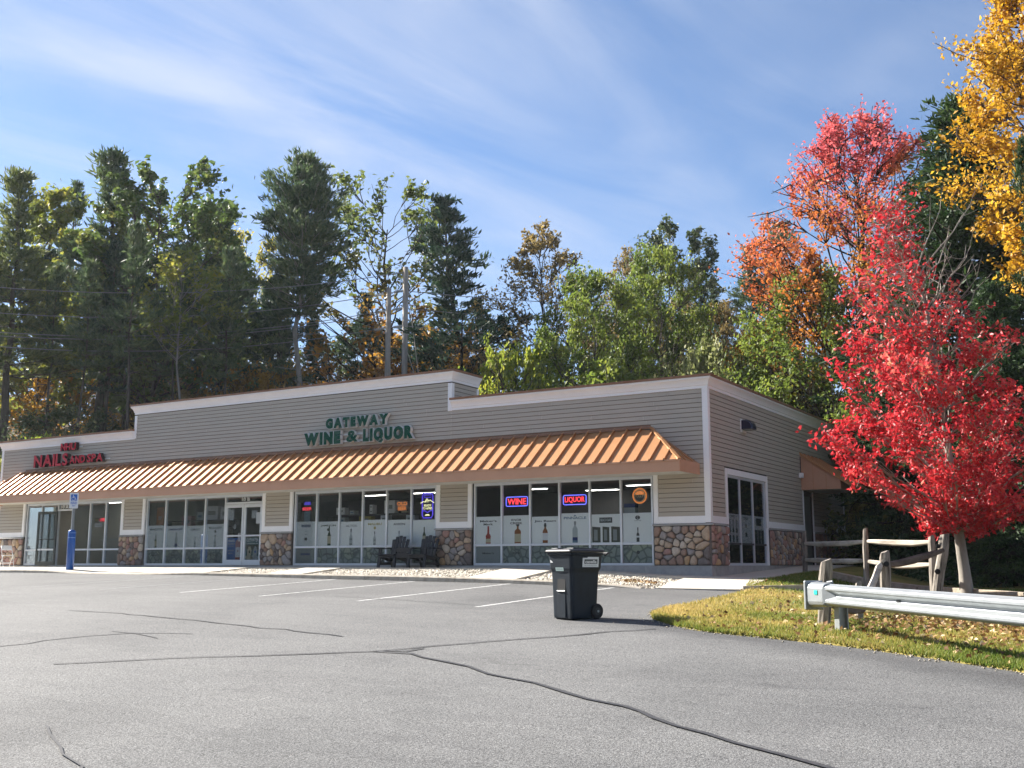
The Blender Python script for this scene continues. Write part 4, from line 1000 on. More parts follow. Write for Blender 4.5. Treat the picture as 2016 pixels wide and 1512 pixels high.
def interior():
    mb = MB(); mb.box(XL + .25, -.28, .12, DEP - .3, -.05, -.003, M_INTF); mb.obj('interior_floor', BLD)
    mb = MB(); mb.box(XL + .25, -.28, .26, DEP - .3, 2.75, 2.80, M_DARK); mb.obj('interior_ceiling', BLD)
    mb = MB(); mb.box(-22.72, -.28, 9.0, 9.1, 0, 2.74, M_DARK); mb.box(-22.75, -22.65, .26, 9.0, 0, 2.74, M_INTW); mb.box(XL + .3, -22.76, 5.0, 5.1, 0, 2.74, M_INTW); mb.box(XL + .25, XL + .3, .3, 5, 0, 2.74, M_INTW); mb.box(-8.3, -8.15, .3, 4.5, 0, 2.74, M_DARK)
    mb.obj('interior_wall', BLD)
    for (x, y, w, lab) in ((-9.2, 6.3, 1.3, 'lit ceiling strip seen through the leftmost panes of the right-hand windows'), (-7.2, 8.0, 1.3, 'lit ceiling strip seen above the red neon wine sign'), (-16.2, 6.2, 1.2, 'lit ceiling strip seen over the window shelf'), (-13.6, 6.0, 1.3, 'lit ceiling strip seen above the violet neon'), (-4.9, 6.5, 1.2, 'lit ceiling strip seen over the round ring sign'), (-29.0, 4.2, 1.2, 'lit ceiling strip inside the salon')):
        mb = MB(); mb.box(-w / 2, w / 2, -.12, .12, -.05, 0, M_ALU); o = empty('ceiling_light', (x, y, 2.75)); mb.obj('housing', o)
        m2 = MB(); m2.box(-w / 2 + .02, w / 2 - .02, -.10, .10, -.058, -.0505, M_CEIL); m2.obj('diffuser', o)
        tag(o, lab, 'ceiling light', 'strip lights inside the shops')
interior()
def shelf(x, w, z, label):
    o = empty('display_shelf', (x, .75, 0), 0, label, 'shelf', 'display shelves behind the shop windows')
    mb = MB(); mb.box(-w / 2, w / 2, -.17, .17, z - .03, z, M_DARK); mb.obj('board', o)
    mb = MB(); mb.box(-w / 2, w / 2, -.17, .17, 1.34, 1.37, M_DARK); mb.obj('board', o)
    for sx in (-w / 2 + .02, w / 2 - .02):
        mb = MB(); mb.box(sx - .02, sx + .02, -.15, .15, 0, z - .031, M_DKALU); mb.obj('upright', o)
shelf(-11.85, 3.9, 1.66, 'dark display shelf behind the panes left of the twin seat'); shelf(-19.9, 3.6, 1.62, 'dark display shelf behind the panes left of the double door')
def carton(x, z, w, h, mat, label, d=.22, mark=None):
    o = empty('carton', (x, .75, z), 0, label, 'box', 'boxes displayed on the window shelves')
    mb = MB(); mb.box(-w / 2, w / 2, -d / 2, d / 2, .001, h, mat); bevel(mb.obj('box_body', o), .006)
    mb = MB(); mb.box(-w * .3, w * .3, -d / 2 - .002, -d / 2 - .0005, h * .35, h * .65, INK[mark or 'grey']); mb.obj('print', o)
CB = [(-13.25, 1.66, .36, .24, 'white', 'pale wide box on the window shelf, lower of two stacked'), (-12.75, 1.66, .2, .13, 'pale', 'small low pale box beside the stacked boxes'),
      (-11.95, 1.66, .13, .16, 'white', 'small white box with dark label under its twin'), (-11.95, 1.821, .13, .14, 'white', 'small white box on top of its twin'),
      (-11.2, 1.66, .42, .42, 'white', 'white six-bottle carton standing above the third window poster'), (-13.2, 1.37, .3, .2, 'pale', 'pale box low on the shelf in the second pane'),
      (-12.2, 1.37, .5, .22, 'yellow', 'yellow printed box low on the shelf in the third pane'), (-11.4, 1.37, .3, .24, 'white', 'white box low on the shelf in the fourth pane'),
      (-10.35, 1.37, .34, .22, 'white', 'white box low on the shelf behind the orange window sign'), (-10.6, 1.66, .22, .2, 'cream', 'cream box on the shelf beside the orange window sign'),
      (-20.6, 1.37, .5, .42, 'pink', 'pinkish picture box on the shelf in the second left pane'), (-19.9, 1.62, .3, .30, 'pale', 'pale box stacked high in the second left pane'),
      (-19.3, 1.62, .62, .5, 'white', 'large white panel box in the third left pane'), (-18.6, 1.62, .5, .45, 'white', 'white scalloped box in the pane beside the double door')]
for c in CB: carton(c[0], c[1], c[2], c[3], INK[c[4]], c[5], mark='blue' if c[4] in ('pale', 'pink') else 'grey')
# cartons that stand on the films in the right-hand shop
o = empty('carton', (-2.5, .42, 1.40), 0, 'white box with navy lid in the pane under the round sign', 'box', 'boxes displayed on the window shelves')
MB().box(-.17, .17, -.1, .1, 0.002, .2, INK['pale']).obj('box_body', o); MB().box(-.17, .17, -.1, .1, .201, .31, INK['navy']).obj('lid', o)
o = empty('window_ledge', (-2.5, .42, 0), 0, 'dark ledge carrying the navy-lidded box', 'ledge'); MB().box(-.4, .4, -.15, .15, 1.36, 1.40, M_DARK).obj('board', o); MB().box(-.38, -.34, -.1, .1, 0, 1.359, M_DARK).obj('leg', o); MB().box(.34, .38, -.1, .1, 0, 1.359, M_DARK).obj('leg', o)
# nail salon
o = empty('reception_counter', (-25.9, 1.8, 0), 0, 'pale reception counter inside the salon window', 'counter'); MB().box(-.5, .5, -.25, .25, 0, .98, M_INTW).obj('body', o); MB().box(-.55, .55, -.3, .3, .981, 1.03, INK['pale']).obj('top', o)
o = empty('manicure_table', (-24.6, 1.6, 0), 0, 'white topped manicure table inside the salon window', 'table'); MB().box(-.45, .45, -.25, .25, .70, .75, INK['white']).obj('top', o)
for sx in (-.4, .4): MB().box(sx - .03, sx + .03, -.2, .2, 0, .699, M_DARK).obj('leg', o)
o = empty('salon_chair', (-24.0, 1.4, 0), 0, 'dark padded chair behind the salon window', 'chair'); MB().box(-.25, .25, -.25, .25, .42, .52, M_NAVY).obj('seat', o); MB().box(-.25, .25, .2, .28, .53, 1.15, M_NAVY).obj('backrest', o); MB().box(-.04, .04, -.04, .04, 0, .419, M_DKALU).obj('pedestal', o)
o = empty('wall_poster', (-28.2, 4.99, 1.0), 0, 'yellowish poster on the salon back wall', 'poster'); MB().box(-.4, .4, -.02, 0, 0, 1.0, INK['cream']).obj('sheet', o)

# ------------------------------------------------------------------ signs on and in the shops
def letters(sign, txt, x0, x1, z0, z1, y, face, ret, depth, bold, off):
    ws = []; 
    tot = 0
    for ch in txt:
        w = 0.33 if ch == ' ' else glyph_w(ch, bold)[0]
        ws.append(w); tot += w + 0.075
    k = (x1 - x0) / (tot - .075); x = x0
    base = min(glyph_w(c, bold)[2] for c in (txt if len(txt) == 1 else txt.replace('Q', '').replace(' ', '')))
    H = max(glyph_w(c, bold)[1] for c in (txt if len(txt) == 1 else txt.replace('Q', '').replace(' ', '')))
    sz = (z1 - z0) / H
    for ch, w in zip(txt, ws):
        if ch != ' ':
            bo = bold if ch != '&' else min(bold, .035); gw, gh, gb = glyph_w(ch, bo); zb = z0 + (gb - base) * sz; zt = zb + gh * sz
            rm = MB(); put_text(rm, ch, -off, w * k + off, zb - z0 - off, zt - z0 + off, 0, ret, bo, depth)
            o = rm.obj('letter', sign, (x, y, z0), fixn=False)
            fm = MB(); fo = .0 if off > 0 else .012; put_text(fm, ch, fo, w * k - fo, zb - z0 + fo, zt - z0 - fo, -.006, face, bo, .004); fm.obj('letter_face', o, fixn=False)
        x += (w + .075) * k
SG = empty('block_letter_sign', (-11.9, -.02, 3.85), 0, 'two-line green block letter sign with white returns above the middle windows', 'sign')
SG2 = empty('block_letter_sign', (-26.5, -.02, 3.85), 0, 'two-line red block letter sign above the salon at the left end', 'sign')
def signs():
    root = bpy.data.objects
    for s, lst in ((SG, (('GATEWAY', -13.27, -10.66, 4.45, 4.80), ('WINE', -14.20, -12.62, 3.93, 4.36), ('&', -12.37, -11.88, 3.93, 4.36), ('LIQUOR', -11.68, -9.68, 3.93, 4.36))), (SG2, (('NHU', -26.98, -26.05, 4.46, 4.76), ('NAILS', -28.62, -26.50, 3.87, 4.37), ('AND', -26.36, -25.45, 3.93, 4.24), ('SPA', -25.32, -24.40, 3.93, 4.26)))):
        for (t, a, b, z0, z1) in lst:
            c = s.location
            if s is SG: letters(s, t, a - c.x, b - c.x, z0 - c.z, z1 - c.z, -.17, M_GREENL, M_RET, .125, .084, .012)
            else: letters(s, t, a - c.x, b - c.x, z0 - c.z, z1 - c.z, -.20, M_REDL, M_REDRET, .15, .03, .004)
    mb = MB()
    for z, a, b in ((4.62, -13.1, -10.8), (4.02, -14.0, -9.8), (4.24, -12.7, -11.7)): mb.box(a + 11.9, b + 11.9, -.024, .0, z - 3.85 - .03, z - 3.85 + .03, M_RET)
    mb.obj('raceway', SG)
    mb = MB()
    for z, a, b in ((4.6, -26.9, -25.9), (4.05, -28.4, -24.2)): mb.box(a + 26.5, b + 26.5, -.03, .0, z - 3.85 - .03, z - 3.85 + .03, M_RET)
    mb.obj('raceway', SG2)
signs()
def rrect(x0, x1, z0, z1, r, n=5):
    P = []
    for cx, cz, a0 in ((x1 - r, z1 - r, 0), (x0 + r, z1 - r, 90), (x0 + r, z0 + r, 180), (x1 - r, z0 + r, 270)):
        for i in range(n + 1): t = R(a0 + 90 * i / n); P.append((cx + r * math.cos(t), cz + r * math.sin(t)))
    return P
def loop_tube(mb, P, y, r, mat):
    pts = [(p[0], y, p[1]) for p in P]; mb.tube(pts + [pts[0]], r, mat, 6, cap=False)
def neon(x, z, txt, w, h, label):
    o = empty('neon_sign', (x, .20, z), 0, label, 'neon sign')
    mb = MB(); mb.box(-w / 2, w / 2, .012, .03, -h / 2, h / 2, M_NAVY); mb.obj('backing', o)
    mb = MB(); loop_tube(mb, rrect(-w / 2 + .02, w / 2 - .02, -h / 2 + .02, h / 2 - .02, .05), 0, .013, M_NEONB); mb.obj('border_tube', o)
    mb = MB(); put_text(mb, txt, -w / 2 + .07, w / 2 - .07, -h / 2 + .065, h / 2 - .065, -.005, M_NEONR, .01, .012); mb.obj('lettering', o, fixn=False)
neon(-6.11, 1.87, 'WINE', .78, .31, 'red neon WINE sign with blue border in the window')
neon(-4.17, 1.86, 'LIQUOR', .78, .31, 'red neon LIQUOR sign with blue border in the window')
def others():
    o = empty('neon_sign', (-2.13, .2, 1.91), 0, 'round orange ring sign with a dark name band in the window', 'neon sign')
    mb = MB(); mb.tube([(0, .012, 0), (0, .03, 0)], .235, M_DARK, 28); mb.obj('backing', o)
    mb = MB(); loop_tube(mb, [(.2 * math.cos(t), .2 * math.sin(t)) for t in [i * math.pi / 14 for i in range(28)]], 0, .022, M_NEONO); loop_tube(mb, [(.16 * math.cos(t), .16 * math.sin(t)) for t in [i * math.pi / 14 for i in range(28)]], 0, .012, INK['cream']); mb.obj('ring_tube', o)
    mb = MB(); mb.flat([(.14 * math.cos(t), .03 + .11 * math.sin(t)) for t in [i * math.pi / 8 for i in range(9)]], .004, M_NEONO); mb.obj('upper_disc', o, fixn=False)
    mb = MB(); put_text(mb, "MOLLY'S", -.17, .17, -.045, .035, -.002, INK['cream'], .03); mb.obj('lettering', o, fixn=False)
    o = empty('neon_sign', (-9.36, .2, 1.84), 0, 'violet framed neon sign with yellow mountain peaks in the window', 'neon sign')
    mb = MB(); mb.box(-.22, .22, .012, .03, -.40, .40, M_NAVY); mb.obj('backing', o)
    mb = MB(); loop_tube(mb, [(-.15, .38), (.15, .38), (.20, .30), (.20, -.30), (.15, -.38), (-.15, -.38), (-.20, -.30), (-.20, .30)], 0, .018, M_NEONP); loop_tube(mb, [(-.12, .33), (.12, .33), (.12, .25), (-.12, .25)], 0, .01, M_NEONP); mb.tube([(-.2, 0, -.16), (-.1, 0, -.16), (0, 0, -.22), (.1, 0, -.16), (.2, 0, -.16)], .014, M_NEONP, 6); mb.obj('border_tube', o)
    mb = MB(); mb.tube([(-.26, -.01, .08), (-.15, -.01, .13), (-.09, -.01, .11), (-.02, -.01, .22), (.05, -.01, .14), (.10, -.01, .17), (.26, -.01, .08)], .013, M_NEONY, 6); mb.tube([(-.06, -.01, .1), (-.02, -.01, .17), (.02, -.01, .1)], .008, M_NEONY, 6); mb.obj('mountain_tube', o)
    mb = MB(); put_text(mb, 'READY', -.13, .15, -.03, .04, -.006, M_NEONY, .02); put_text(mb, 'TO APRES', -.19, .19, -.12, -.05, -.006, M_NEONY, .02); mb.flat([(-.1, -.31), (.1, -.31), (.06, -.27), (-.06, -.27)], -.006, M_NEONY); mb.obj('lettering', o, fixn=False)
    o = empty('neon_sign', (-10.35, .2, 1.86), 0, 'dull orange two-line window sign beside the violet neon', 'neon sign')
    mb = MB(); mb.box(-.24, .24, .012, .03, -.16, .16, M_DARK); mb.obj('backing', o)
    mb = MB(); put_text(mb, 'OLD', -.2, .2, .01, .13, 0, M_NEONO, .04); put_text(mb, 'BEER', -.16, .18, -.14, -.02, 0, M_NEONO, .04); mb.obj('lettering', o, fixn=False)
    o = empty('window_sign', (-14.32, .2, 1.72), 0, 'tall blue and red lit beer sign in the leftmost middle pane', 'sign')
    mb = MB(); mb.box(-.17, .17, .012, .03, -.34, .42, M_NAVY); mb.obj('backing', o)
    mb = MB(); mb.flat([(-.15, .28), (.15, .28), (.12, .38), (-.12, .38)], 0, M_NEONP); mb.flat([(-.13, -.3), (.13, -.3), (.13, .06), (-.13, .06)], 0, INK['blue']); mb.obj('print', o, fixn=False)
    mb = MB(); put_text(mb, 'BEER', -.2, .2, .10, .2, -.004, M_NEONR, .03); mb.obj('lettering', o, fixn=False)
    o = empty('window_sign', (-24.85, .2, 1.72), 0, 'red and green lit open sign in the salon window', 'sign')
    mb = MB(); mb.box(-.36, .36, .012, .03, -.08, .09, M_NAVY); mb.obj('backing', o)
    mb = MB(); put_text(mb, 'OPEN', -.02, .33, -.06, .07, 0, M_NEONR, .04); put_text(mb, 'SPA', -.33, -.07, -.05, .06, 0, INK['yellow'], .03); mb.obj('lettering', o, fixn=False)
    o = empty('window_sign', (-24.95, .2, 1.52), 0, 'small white notice below the open sign in the salon window', 'sign'); mb = MB(); mb.box(-.22, .22, 0, .01, -.07, .07, INK['white']); put_text(mb, 'NAILS', -.17, .17, -.035, .035, -.002, INK['grey'], .02); mb.obj('sheet', o, fixn=False)
    o = empty('window_sign', (-20.8, .2, 1.70), 0, 'brown bottle poster hanging in the second pane from the stone pier', 'sign'); mb = MB(); mb.box(-.2, .2, 0, .01, -.3, .42, INK['amber']); put_text(mb, '57', -.09, .09, -.05, .08, -.002, INK['grey'], .04); mb.obj('sheet', o, fixn=False); o.location.x = -21.5
    # wall lamp on the side wall
    o = empty('wall_lamp', (0.02, 2.72, 3.95), 0, 'navy hooded wall lamp on a white plate high on the side wall', 'lamp')
    mb = MB(); mb.box(0.0, .03, -.22, .22, -.16, .22, M_WHITE); bevel(mb.obj('back_plate', o), .005)
    mb = MB(); n = 12; V = []; F = []
    prof = [(0.03, .20), (.16, .20), (.26, .16), (.33, .08), (.36, -.02), (.36, -.08), (.03, -.08)]
    for s, k in ((-.20, .86), (-.15, 1.0), (.15, 1.0), (.20, .86)):
        for p in prof: V.append((.03 + (p[0] - .03) * k, s, p[1] * k))
    m = len(prof)
    for q in range(3):
        for i in range(m): F.append((q * m + i, q * m + (i + 1) % m, (q + 1) * m + (i + 1) % m, (q + 1) * m + i))
    F.append(tuple(range(m))); F.append(tuple(range(4 * m - 1, 3 * m - 1, -1)))
    mb.add(V, F, M_NAVY); mb.obj('hood', o, smooth=False); mb = MB(); mb.box(.05, .3, -.13, .13, -.10, -.081, INK['grey']); mb.obj('lens', o)
    o = empty('junction_box', (0.02, 8.12, 2.93), 0, 'small white electrical box beside the side awning', 'box'); mb = MB(); mb.box(0, .12, -.08, .08, -.08, .08, M_WHITE); bevel(mb.obj('body', o), .006); mb = MB(); mb.tube([(.03, 0.05, .08), (.03, .05, .62)], .014, M_DKALU, 6); mb.obj('conduit', o)
others()

# ------------------------------------------------------------------ things on the lot
def rr_loop(hw, y0, y1, z, r, n=3):
    P = []
    for cx, cy, a0 in ((hw - r, y1 - r, 0), (-hw + r, y1 - r, 90), (-hw + r, y0 + r, 180), (hw - r, y0 + r, 270)):
        for i in range(n + 1): t = R(a0 + 90 * i / n); P.append((cx + r * math.cos(t), cy + r * math.sin(t), z))
    return P
def loft(mb, loops, mat, capb=True, capt=True):
    n = len(loops[0]); V = [p for l in loops for p in l]; F = []
    for k in range(len(loops) - 1):
        for i in range(n): j = (i + 1) % n; F.append((k * n + i, k * n + j, (k + 1) * n + j, (k + 1) * n + i))
    if capb: F.append(tuple(range(n - 1, -1, -1)))
    if capt: e = (len(loops) - 1) * n; F.append(tuple(e + i for i in range(n)))
    mb.add(V, F, mat)
def wheelie_bin():
    o = empty('wheelie_bin', (1.66, -10.72, float(lotz(1.66, -10.72))), R(-20), 'dark wheeled rubbish bin with hinged lid standing on the asphalt', 'bin')
    mb = MB()
    loft(mb, [rr_loop(.245, -.30, .26, .015, .05), rr_loop(.252, -.305, .265, .06, .055), rr_loop(.272, -.325, .315, .76, .06), rr_loop(.276, -.328, .32, .785, .06), rr_loop(.296, -.345, .345, .845, .06), rr_loop(.308, -.36, .36, 1.06, .06), rr_loop(.328, -.385, .375, 1.075, .05), rr_loop(.328, -.385, .375, 1.105, .05)], M_BIN)
    mb.box(-.10, .10, -.322, -.28, .02, .43, M_BIN)    # raised panel below the catch bar
    b = mb.obj('body', o); bevel(b, .008)
    mb = MB(); mb.box(-.10, .10, -.3235, -.31, .455, .665, M_RUBBER); mb.obj('recess_shade_plate', o)  # flush black plate standing in for the shade inside the catch hollow
    mb = MB(); mb.tube([(-.10, -.328, .465), (.10, -.328, .465)], .014, plain('catch_bar', (0.12, .13, .14), .4, .2, var=0), 8); mb.obj('catch_bar', o)
    mb = MB()
    loft(mb, [rr_loop(.345, -.405, .385, 1.108, .05), rr_loop(.35, -.41, .39, 1.135, .05), rr_loop(.33, -.39, .375, 1.155, .05), rr_loop(.29, -.35, .34, 1.168, .06)], M_LID)
    for sx in (-1, 1): loft(mb, [rr_loop(.06, -.30, .22, 1.16, .03), rr_loop(.05, -.27, .20, 1.19, .03)], M_LID) if False else mb.box(sx * .2 - .085, sx * .2 + .085, -.30, .24, 1.158, 1.186, M_LID)
    mb.box(-.09, .09, -.20, .12, 1.160, 1.176, M_LID)
    bevel(mb.obj('lid', o, smooth=False), .012, 2)
    mb = MB(); mb.tube([(-.30, .40, 1.06), (-.30, .49, 1.10), (.30, .49, 1.10), (.30, .40, 1.06)], .017, M_LID, 8); mb.obj('handle', o, smooth=True)
    for sx in (-1, 1):
        w = empty('wheel', (sx * .262, .235, .128)); w.parent = o
        mb = MB(); mb.tube([(-.035, 0, 0), (.035, 0, 0)], .128, M_RUBBER, 22); bevel(mb.obj('tyre', w), .012)
        mb = MB(); mb.tube([(-.038, 0, 0), (.038, 0, 0)], .062, M_LID, 14); mb.tube([(-.05, 0, 0), (.05, 0, 0)], .02, M_STEEL, 8); mb.obj('hub', w)
    mb = MB(); mb.tube([(-.30, .25, .135), (.30, .25, .135)], .014, M_STEEL, 8); mb.obj('axle', o)
    # stickers: white waste-hauler label on the right side, pale number plate on the front
    mb = MB(); V = [(0, 0, 0), (.37, 0, .0), (.37, 0, .17), (.12, 0, .17), (.10, 0, .155), (0, 0, .155)]
    mb.add(V, [tuple(range(6))], M_STICK); mb.flat([(.04, .055), (.34, .055), (.34, .13), (.04, .13)], -.001, INK['black']); put_text(mb, 'casella', .06, .32, .065, .12, -.002, M_STICK, .03); put_text(mb, 'RECYCLING SOLUTIONS', .05, .33, .02, .04, -.001, INK['grey'], .01)
    s = mb.obj('sticker', o, (.300 + .006, -.12, .865), (R(0), R(0), R(90)), fixn=False); s.rotation_euler = (R(5.3), 0, R(90))
    mb = MB(); mb.flat([(0, 0), (.20, 0), (.20, .06), (0, .06)], 0, M_STICKG); put_text(mb, '095141', .02, .18, .015, .045, -.001, INK['grey'], .02)
    s = mb.obj('sticker', o, (-.11, -.352, .785), (R(5), 0, 0), fixn=False); s.location = (-.11, -.346, .80); s.rotation_euler = (R(14), 0, 0)
    mb = MB(); mb.add([(0, 0, 0), (.07, 0, -.0), (0, 0, .05)], [(0, 1, 2)], M_STICK); s = mb.obj('sticker', o, (-.24, -.358, .94), (R(4), 0, 0), fixn=False)
    # front leg bar between the wheels' opposite corners
    mb = MB(); mb.box(-.20, .20, -.27, -.22, 0.0, .016, M_BIN); mb.obj('foot', o)
wheelie_bin()

def parking_sign():
    x, y = -22.25, -2.95; z = float(walkz(x) * .25 + curbtop(x) * .75) - .01
    o = empty('accessible_parking_sign', (x, y, z), R(31), 'tall accessible parking sign on a post in a thick blue bollard sleeve', 'sign')
    mb = MB(); mb.tube([(0, 0, 0), (0, 0, 1.30), (0, 0, 1.36), (0, 0, 1.385)], [.128, .128, .11, .05], M_BLUE, 20); mb.obj('bollard_sleeve', o, smooth=True)
    for zz in (1.10, 1.265): mb = MB(); mb.tube([(0, 0, zz), (0, 0, zz + .02)], .131, M_PALEBLUE, 20); mb.obj('reflective_band', o, smooth=False)
    mb = MB(); mb.prism([(-.03, -.015), (-.012, -.02), (.012, -.02), (.03, -.015), (.03, .012), (.012, .0), (-.012, .0), (-.03, .012)], 1.36, 2.62, M_STEEL, axis='z'); mb.obj('sign_post', o)
    mb = MB(); P = rrect(-.155, .155, 2.12, 2.66, .03); mb.prism(P, -.026, -.022, M_SIGNW); mb.obj('sign_panel', o)
    mb = MB(); mb.flat(rrect(-.11, .11, 2.39, 2.61, .02), -.0275, M_SIGNB)
    # wheelchair symbol
    y = -.0285
    mb.flat([(-.03 + .016 * math.cos(t), 2.578 + .016 * math.sin(t)) for t in [i * math.pi / 6 for i in range(12)]], y, M_SIGNW)
    def seg(a, b, w): 
        d = Vector((b[0] - a[0], b[1] - a[1])).normalized(); n = Vector((-d.y, d.x)) * w / 2
        mb.flat([(a[0] + n.x, a[1] + n.y), (b[0] + n.x, b[1] + n.y), (b[0] - n.x, b[1] - n.y), (a[0] - n.x, a[1] - n.y)], y, M_SIGNW)
    seg((-.03, 2.56), (-.025, 2.485), .022); seg((-.03, 2.53), (.03, 2.53), .014); seg((-.025, 2.487), (.04, 2.487), .02); seg((.04, 2.492), (.065, 2.425), .02); seg((.06, 2.425), (.085, 2.435), .016)
    A = [R(a) for a in range(120, 345, 15)]
    for a, b in zip(A[:-1], A[1:]): seg((-.015 + .065 * math.cos(a), 2.465 + .06 * math.sin(a)), (-.015 + .065 * math.cos(b), 2.465 + .06 * math.sin(b)), .013)
    put_text(mb, 'RESERVED', -.11, .11, 2.315, 2.355, y, M_SIGNB, .03); put_text(mb, 'PARKING', -.105, .105, 2.265, 2.305, y, M_SIGNB, .03); put_text(mb, 'ONLY', -.06, .06, 2.19, 2.235, y, M_SIGNB, .03)
    mb.obj('sign_print', o, fixn=False)
parking_sign()

def twin_seat():
    x0 = -9.45; y0 = -.62; o = empty('twin_garden_seat', (x0, y0, float(walkz(x0))), 0, 'black slatted twin adirondack seat with a small table between the chairs', 'bench')
    M = M_BLACKW
    for cx in (-.56, .56):
        for sx in (-.30, .30):     # legs: splayed front leg and raked back leg
            mb = MB(); mb.bar((cx + sx * 1.0, -.38, 0), (cx + sx * .95, -.30, .56), .05, .09, M, up=(1, 0, 0)); mb.obj('leg', o)
            mb = MB(); mb.bar((cx + sx, .36, 0), (cx + sx, .16, .40), .045, .10, M, up=(1, 0, 0)); mb.bar((cx + sx, -.36, .35), (cx + sx, .34, .20), .035, .11, M); mb.obj('leg', o)
        for k in range(6):
            y = -.38 + k * .115; mb = MB(); mb.bar((cx - .32, y, .385 - .025 * k), (cx + .32, y, .385 - .025 * k), .10, .022, M, up=(0, .25, 1)); mb.obj('seat_slat', o)
        for k in range(5):
            a = (k - 2); w = .105; x1 = cx + a * .112; x2 = cx + a * .136; zt = .97 - .028 * a * a
            mb = MB(); mb.bar((x1, .18, .28), (x2 * 1.0, .36, zt), w * .88, .022, M, up=(0, -1, .3), w2=w * 1.04); mb.obj('back_slat', o)
        mb = MB(); mb.bar((cx - .28, .28, .50), (cx + .28, .28, .50), .07, .03, M); mb.bar((cx - .27, .37, .78), (cx + .27, .37, .78), .06, .03, M); mb.obj('back_rail', o)
        for sx in (-.34, .34):
            if abs(cx + sx) < .3: continue
            mb = MB(); s = 1 if cx + sx > 0 else -1; mb.bar((cx + sx + .02 * s, -.46, .575), (cx + sx + .02 * s, .36, .575), .15, .028, M, w2=.09); mb.obj('armrest', o)
            mb = MB(); mb.bar((cx + sx * .92, -.37, .12), (cx + sx * .92, .33, .12), .03, .09, M); mb.obj('stretcher', o)
    mb = MB()
    for k in range(5): mb.box(-.27, .27, -.34 + k * .125, -.34 + k * .125 + .113, .56, .582, M)
    mb.obj('table_top', o); mb = MB(); mb.box(-.25, .25, -.32, -.29, .47, .558, M); mb.box(-.25, .25, -.32, -.29, .34, .44, M); mb.obj('table_apron', o)
    mb = MB(); mb.box(-.9, .9, -.345, -.315, .29, .37, M); mb.obj('front_rail', o)
    for s in (-1, 1): mb = MB(); mb.bar((s * .84, -.36, .12), (s * .64, -.335, .30), .03, .05, M, up=(0, 1, 0)); mb.obj('brace', o)
twin_seat()
def folding_chair():
    o = empty('folding_chair', (-29.55, -.45, float(walkz(-29.5))), R(70), 'white metal folding chair by the left stone pier', 'chair'); M = M_WHITE
    for sx in (-.2, .2):
        mb = MB(); mb.tube([(sx, -.30, 0), (sx, .12, .62), (sx * .95, .22, .82)], .013, M, 6); mb.obj('leg', o, smooth=True)
        mb = MB(); mb.tube([(sx * .9, .34, 0), (sx * .9, -.10, .44)], .013, M, 6); mb.obj('leg', o, smooth=True)
    mb = MB(); mb.box(-.19, .19, -.22, .16, .43, .45, M); mb.obj('seat', o)
    mb = MB(); mb.bar((0, .16, .66), (0, .23, .84), .38, .02, M, up=(0, -1, .3)); mb.obj('backrest', o)
    for y, z in ((-.19, .16), (.24, .12)): mb = MB(); mb.tube([(-.2, y, z), (.2, y, z)], .01, M, 6); mb.obj('crossbar', o)
folding_chair()

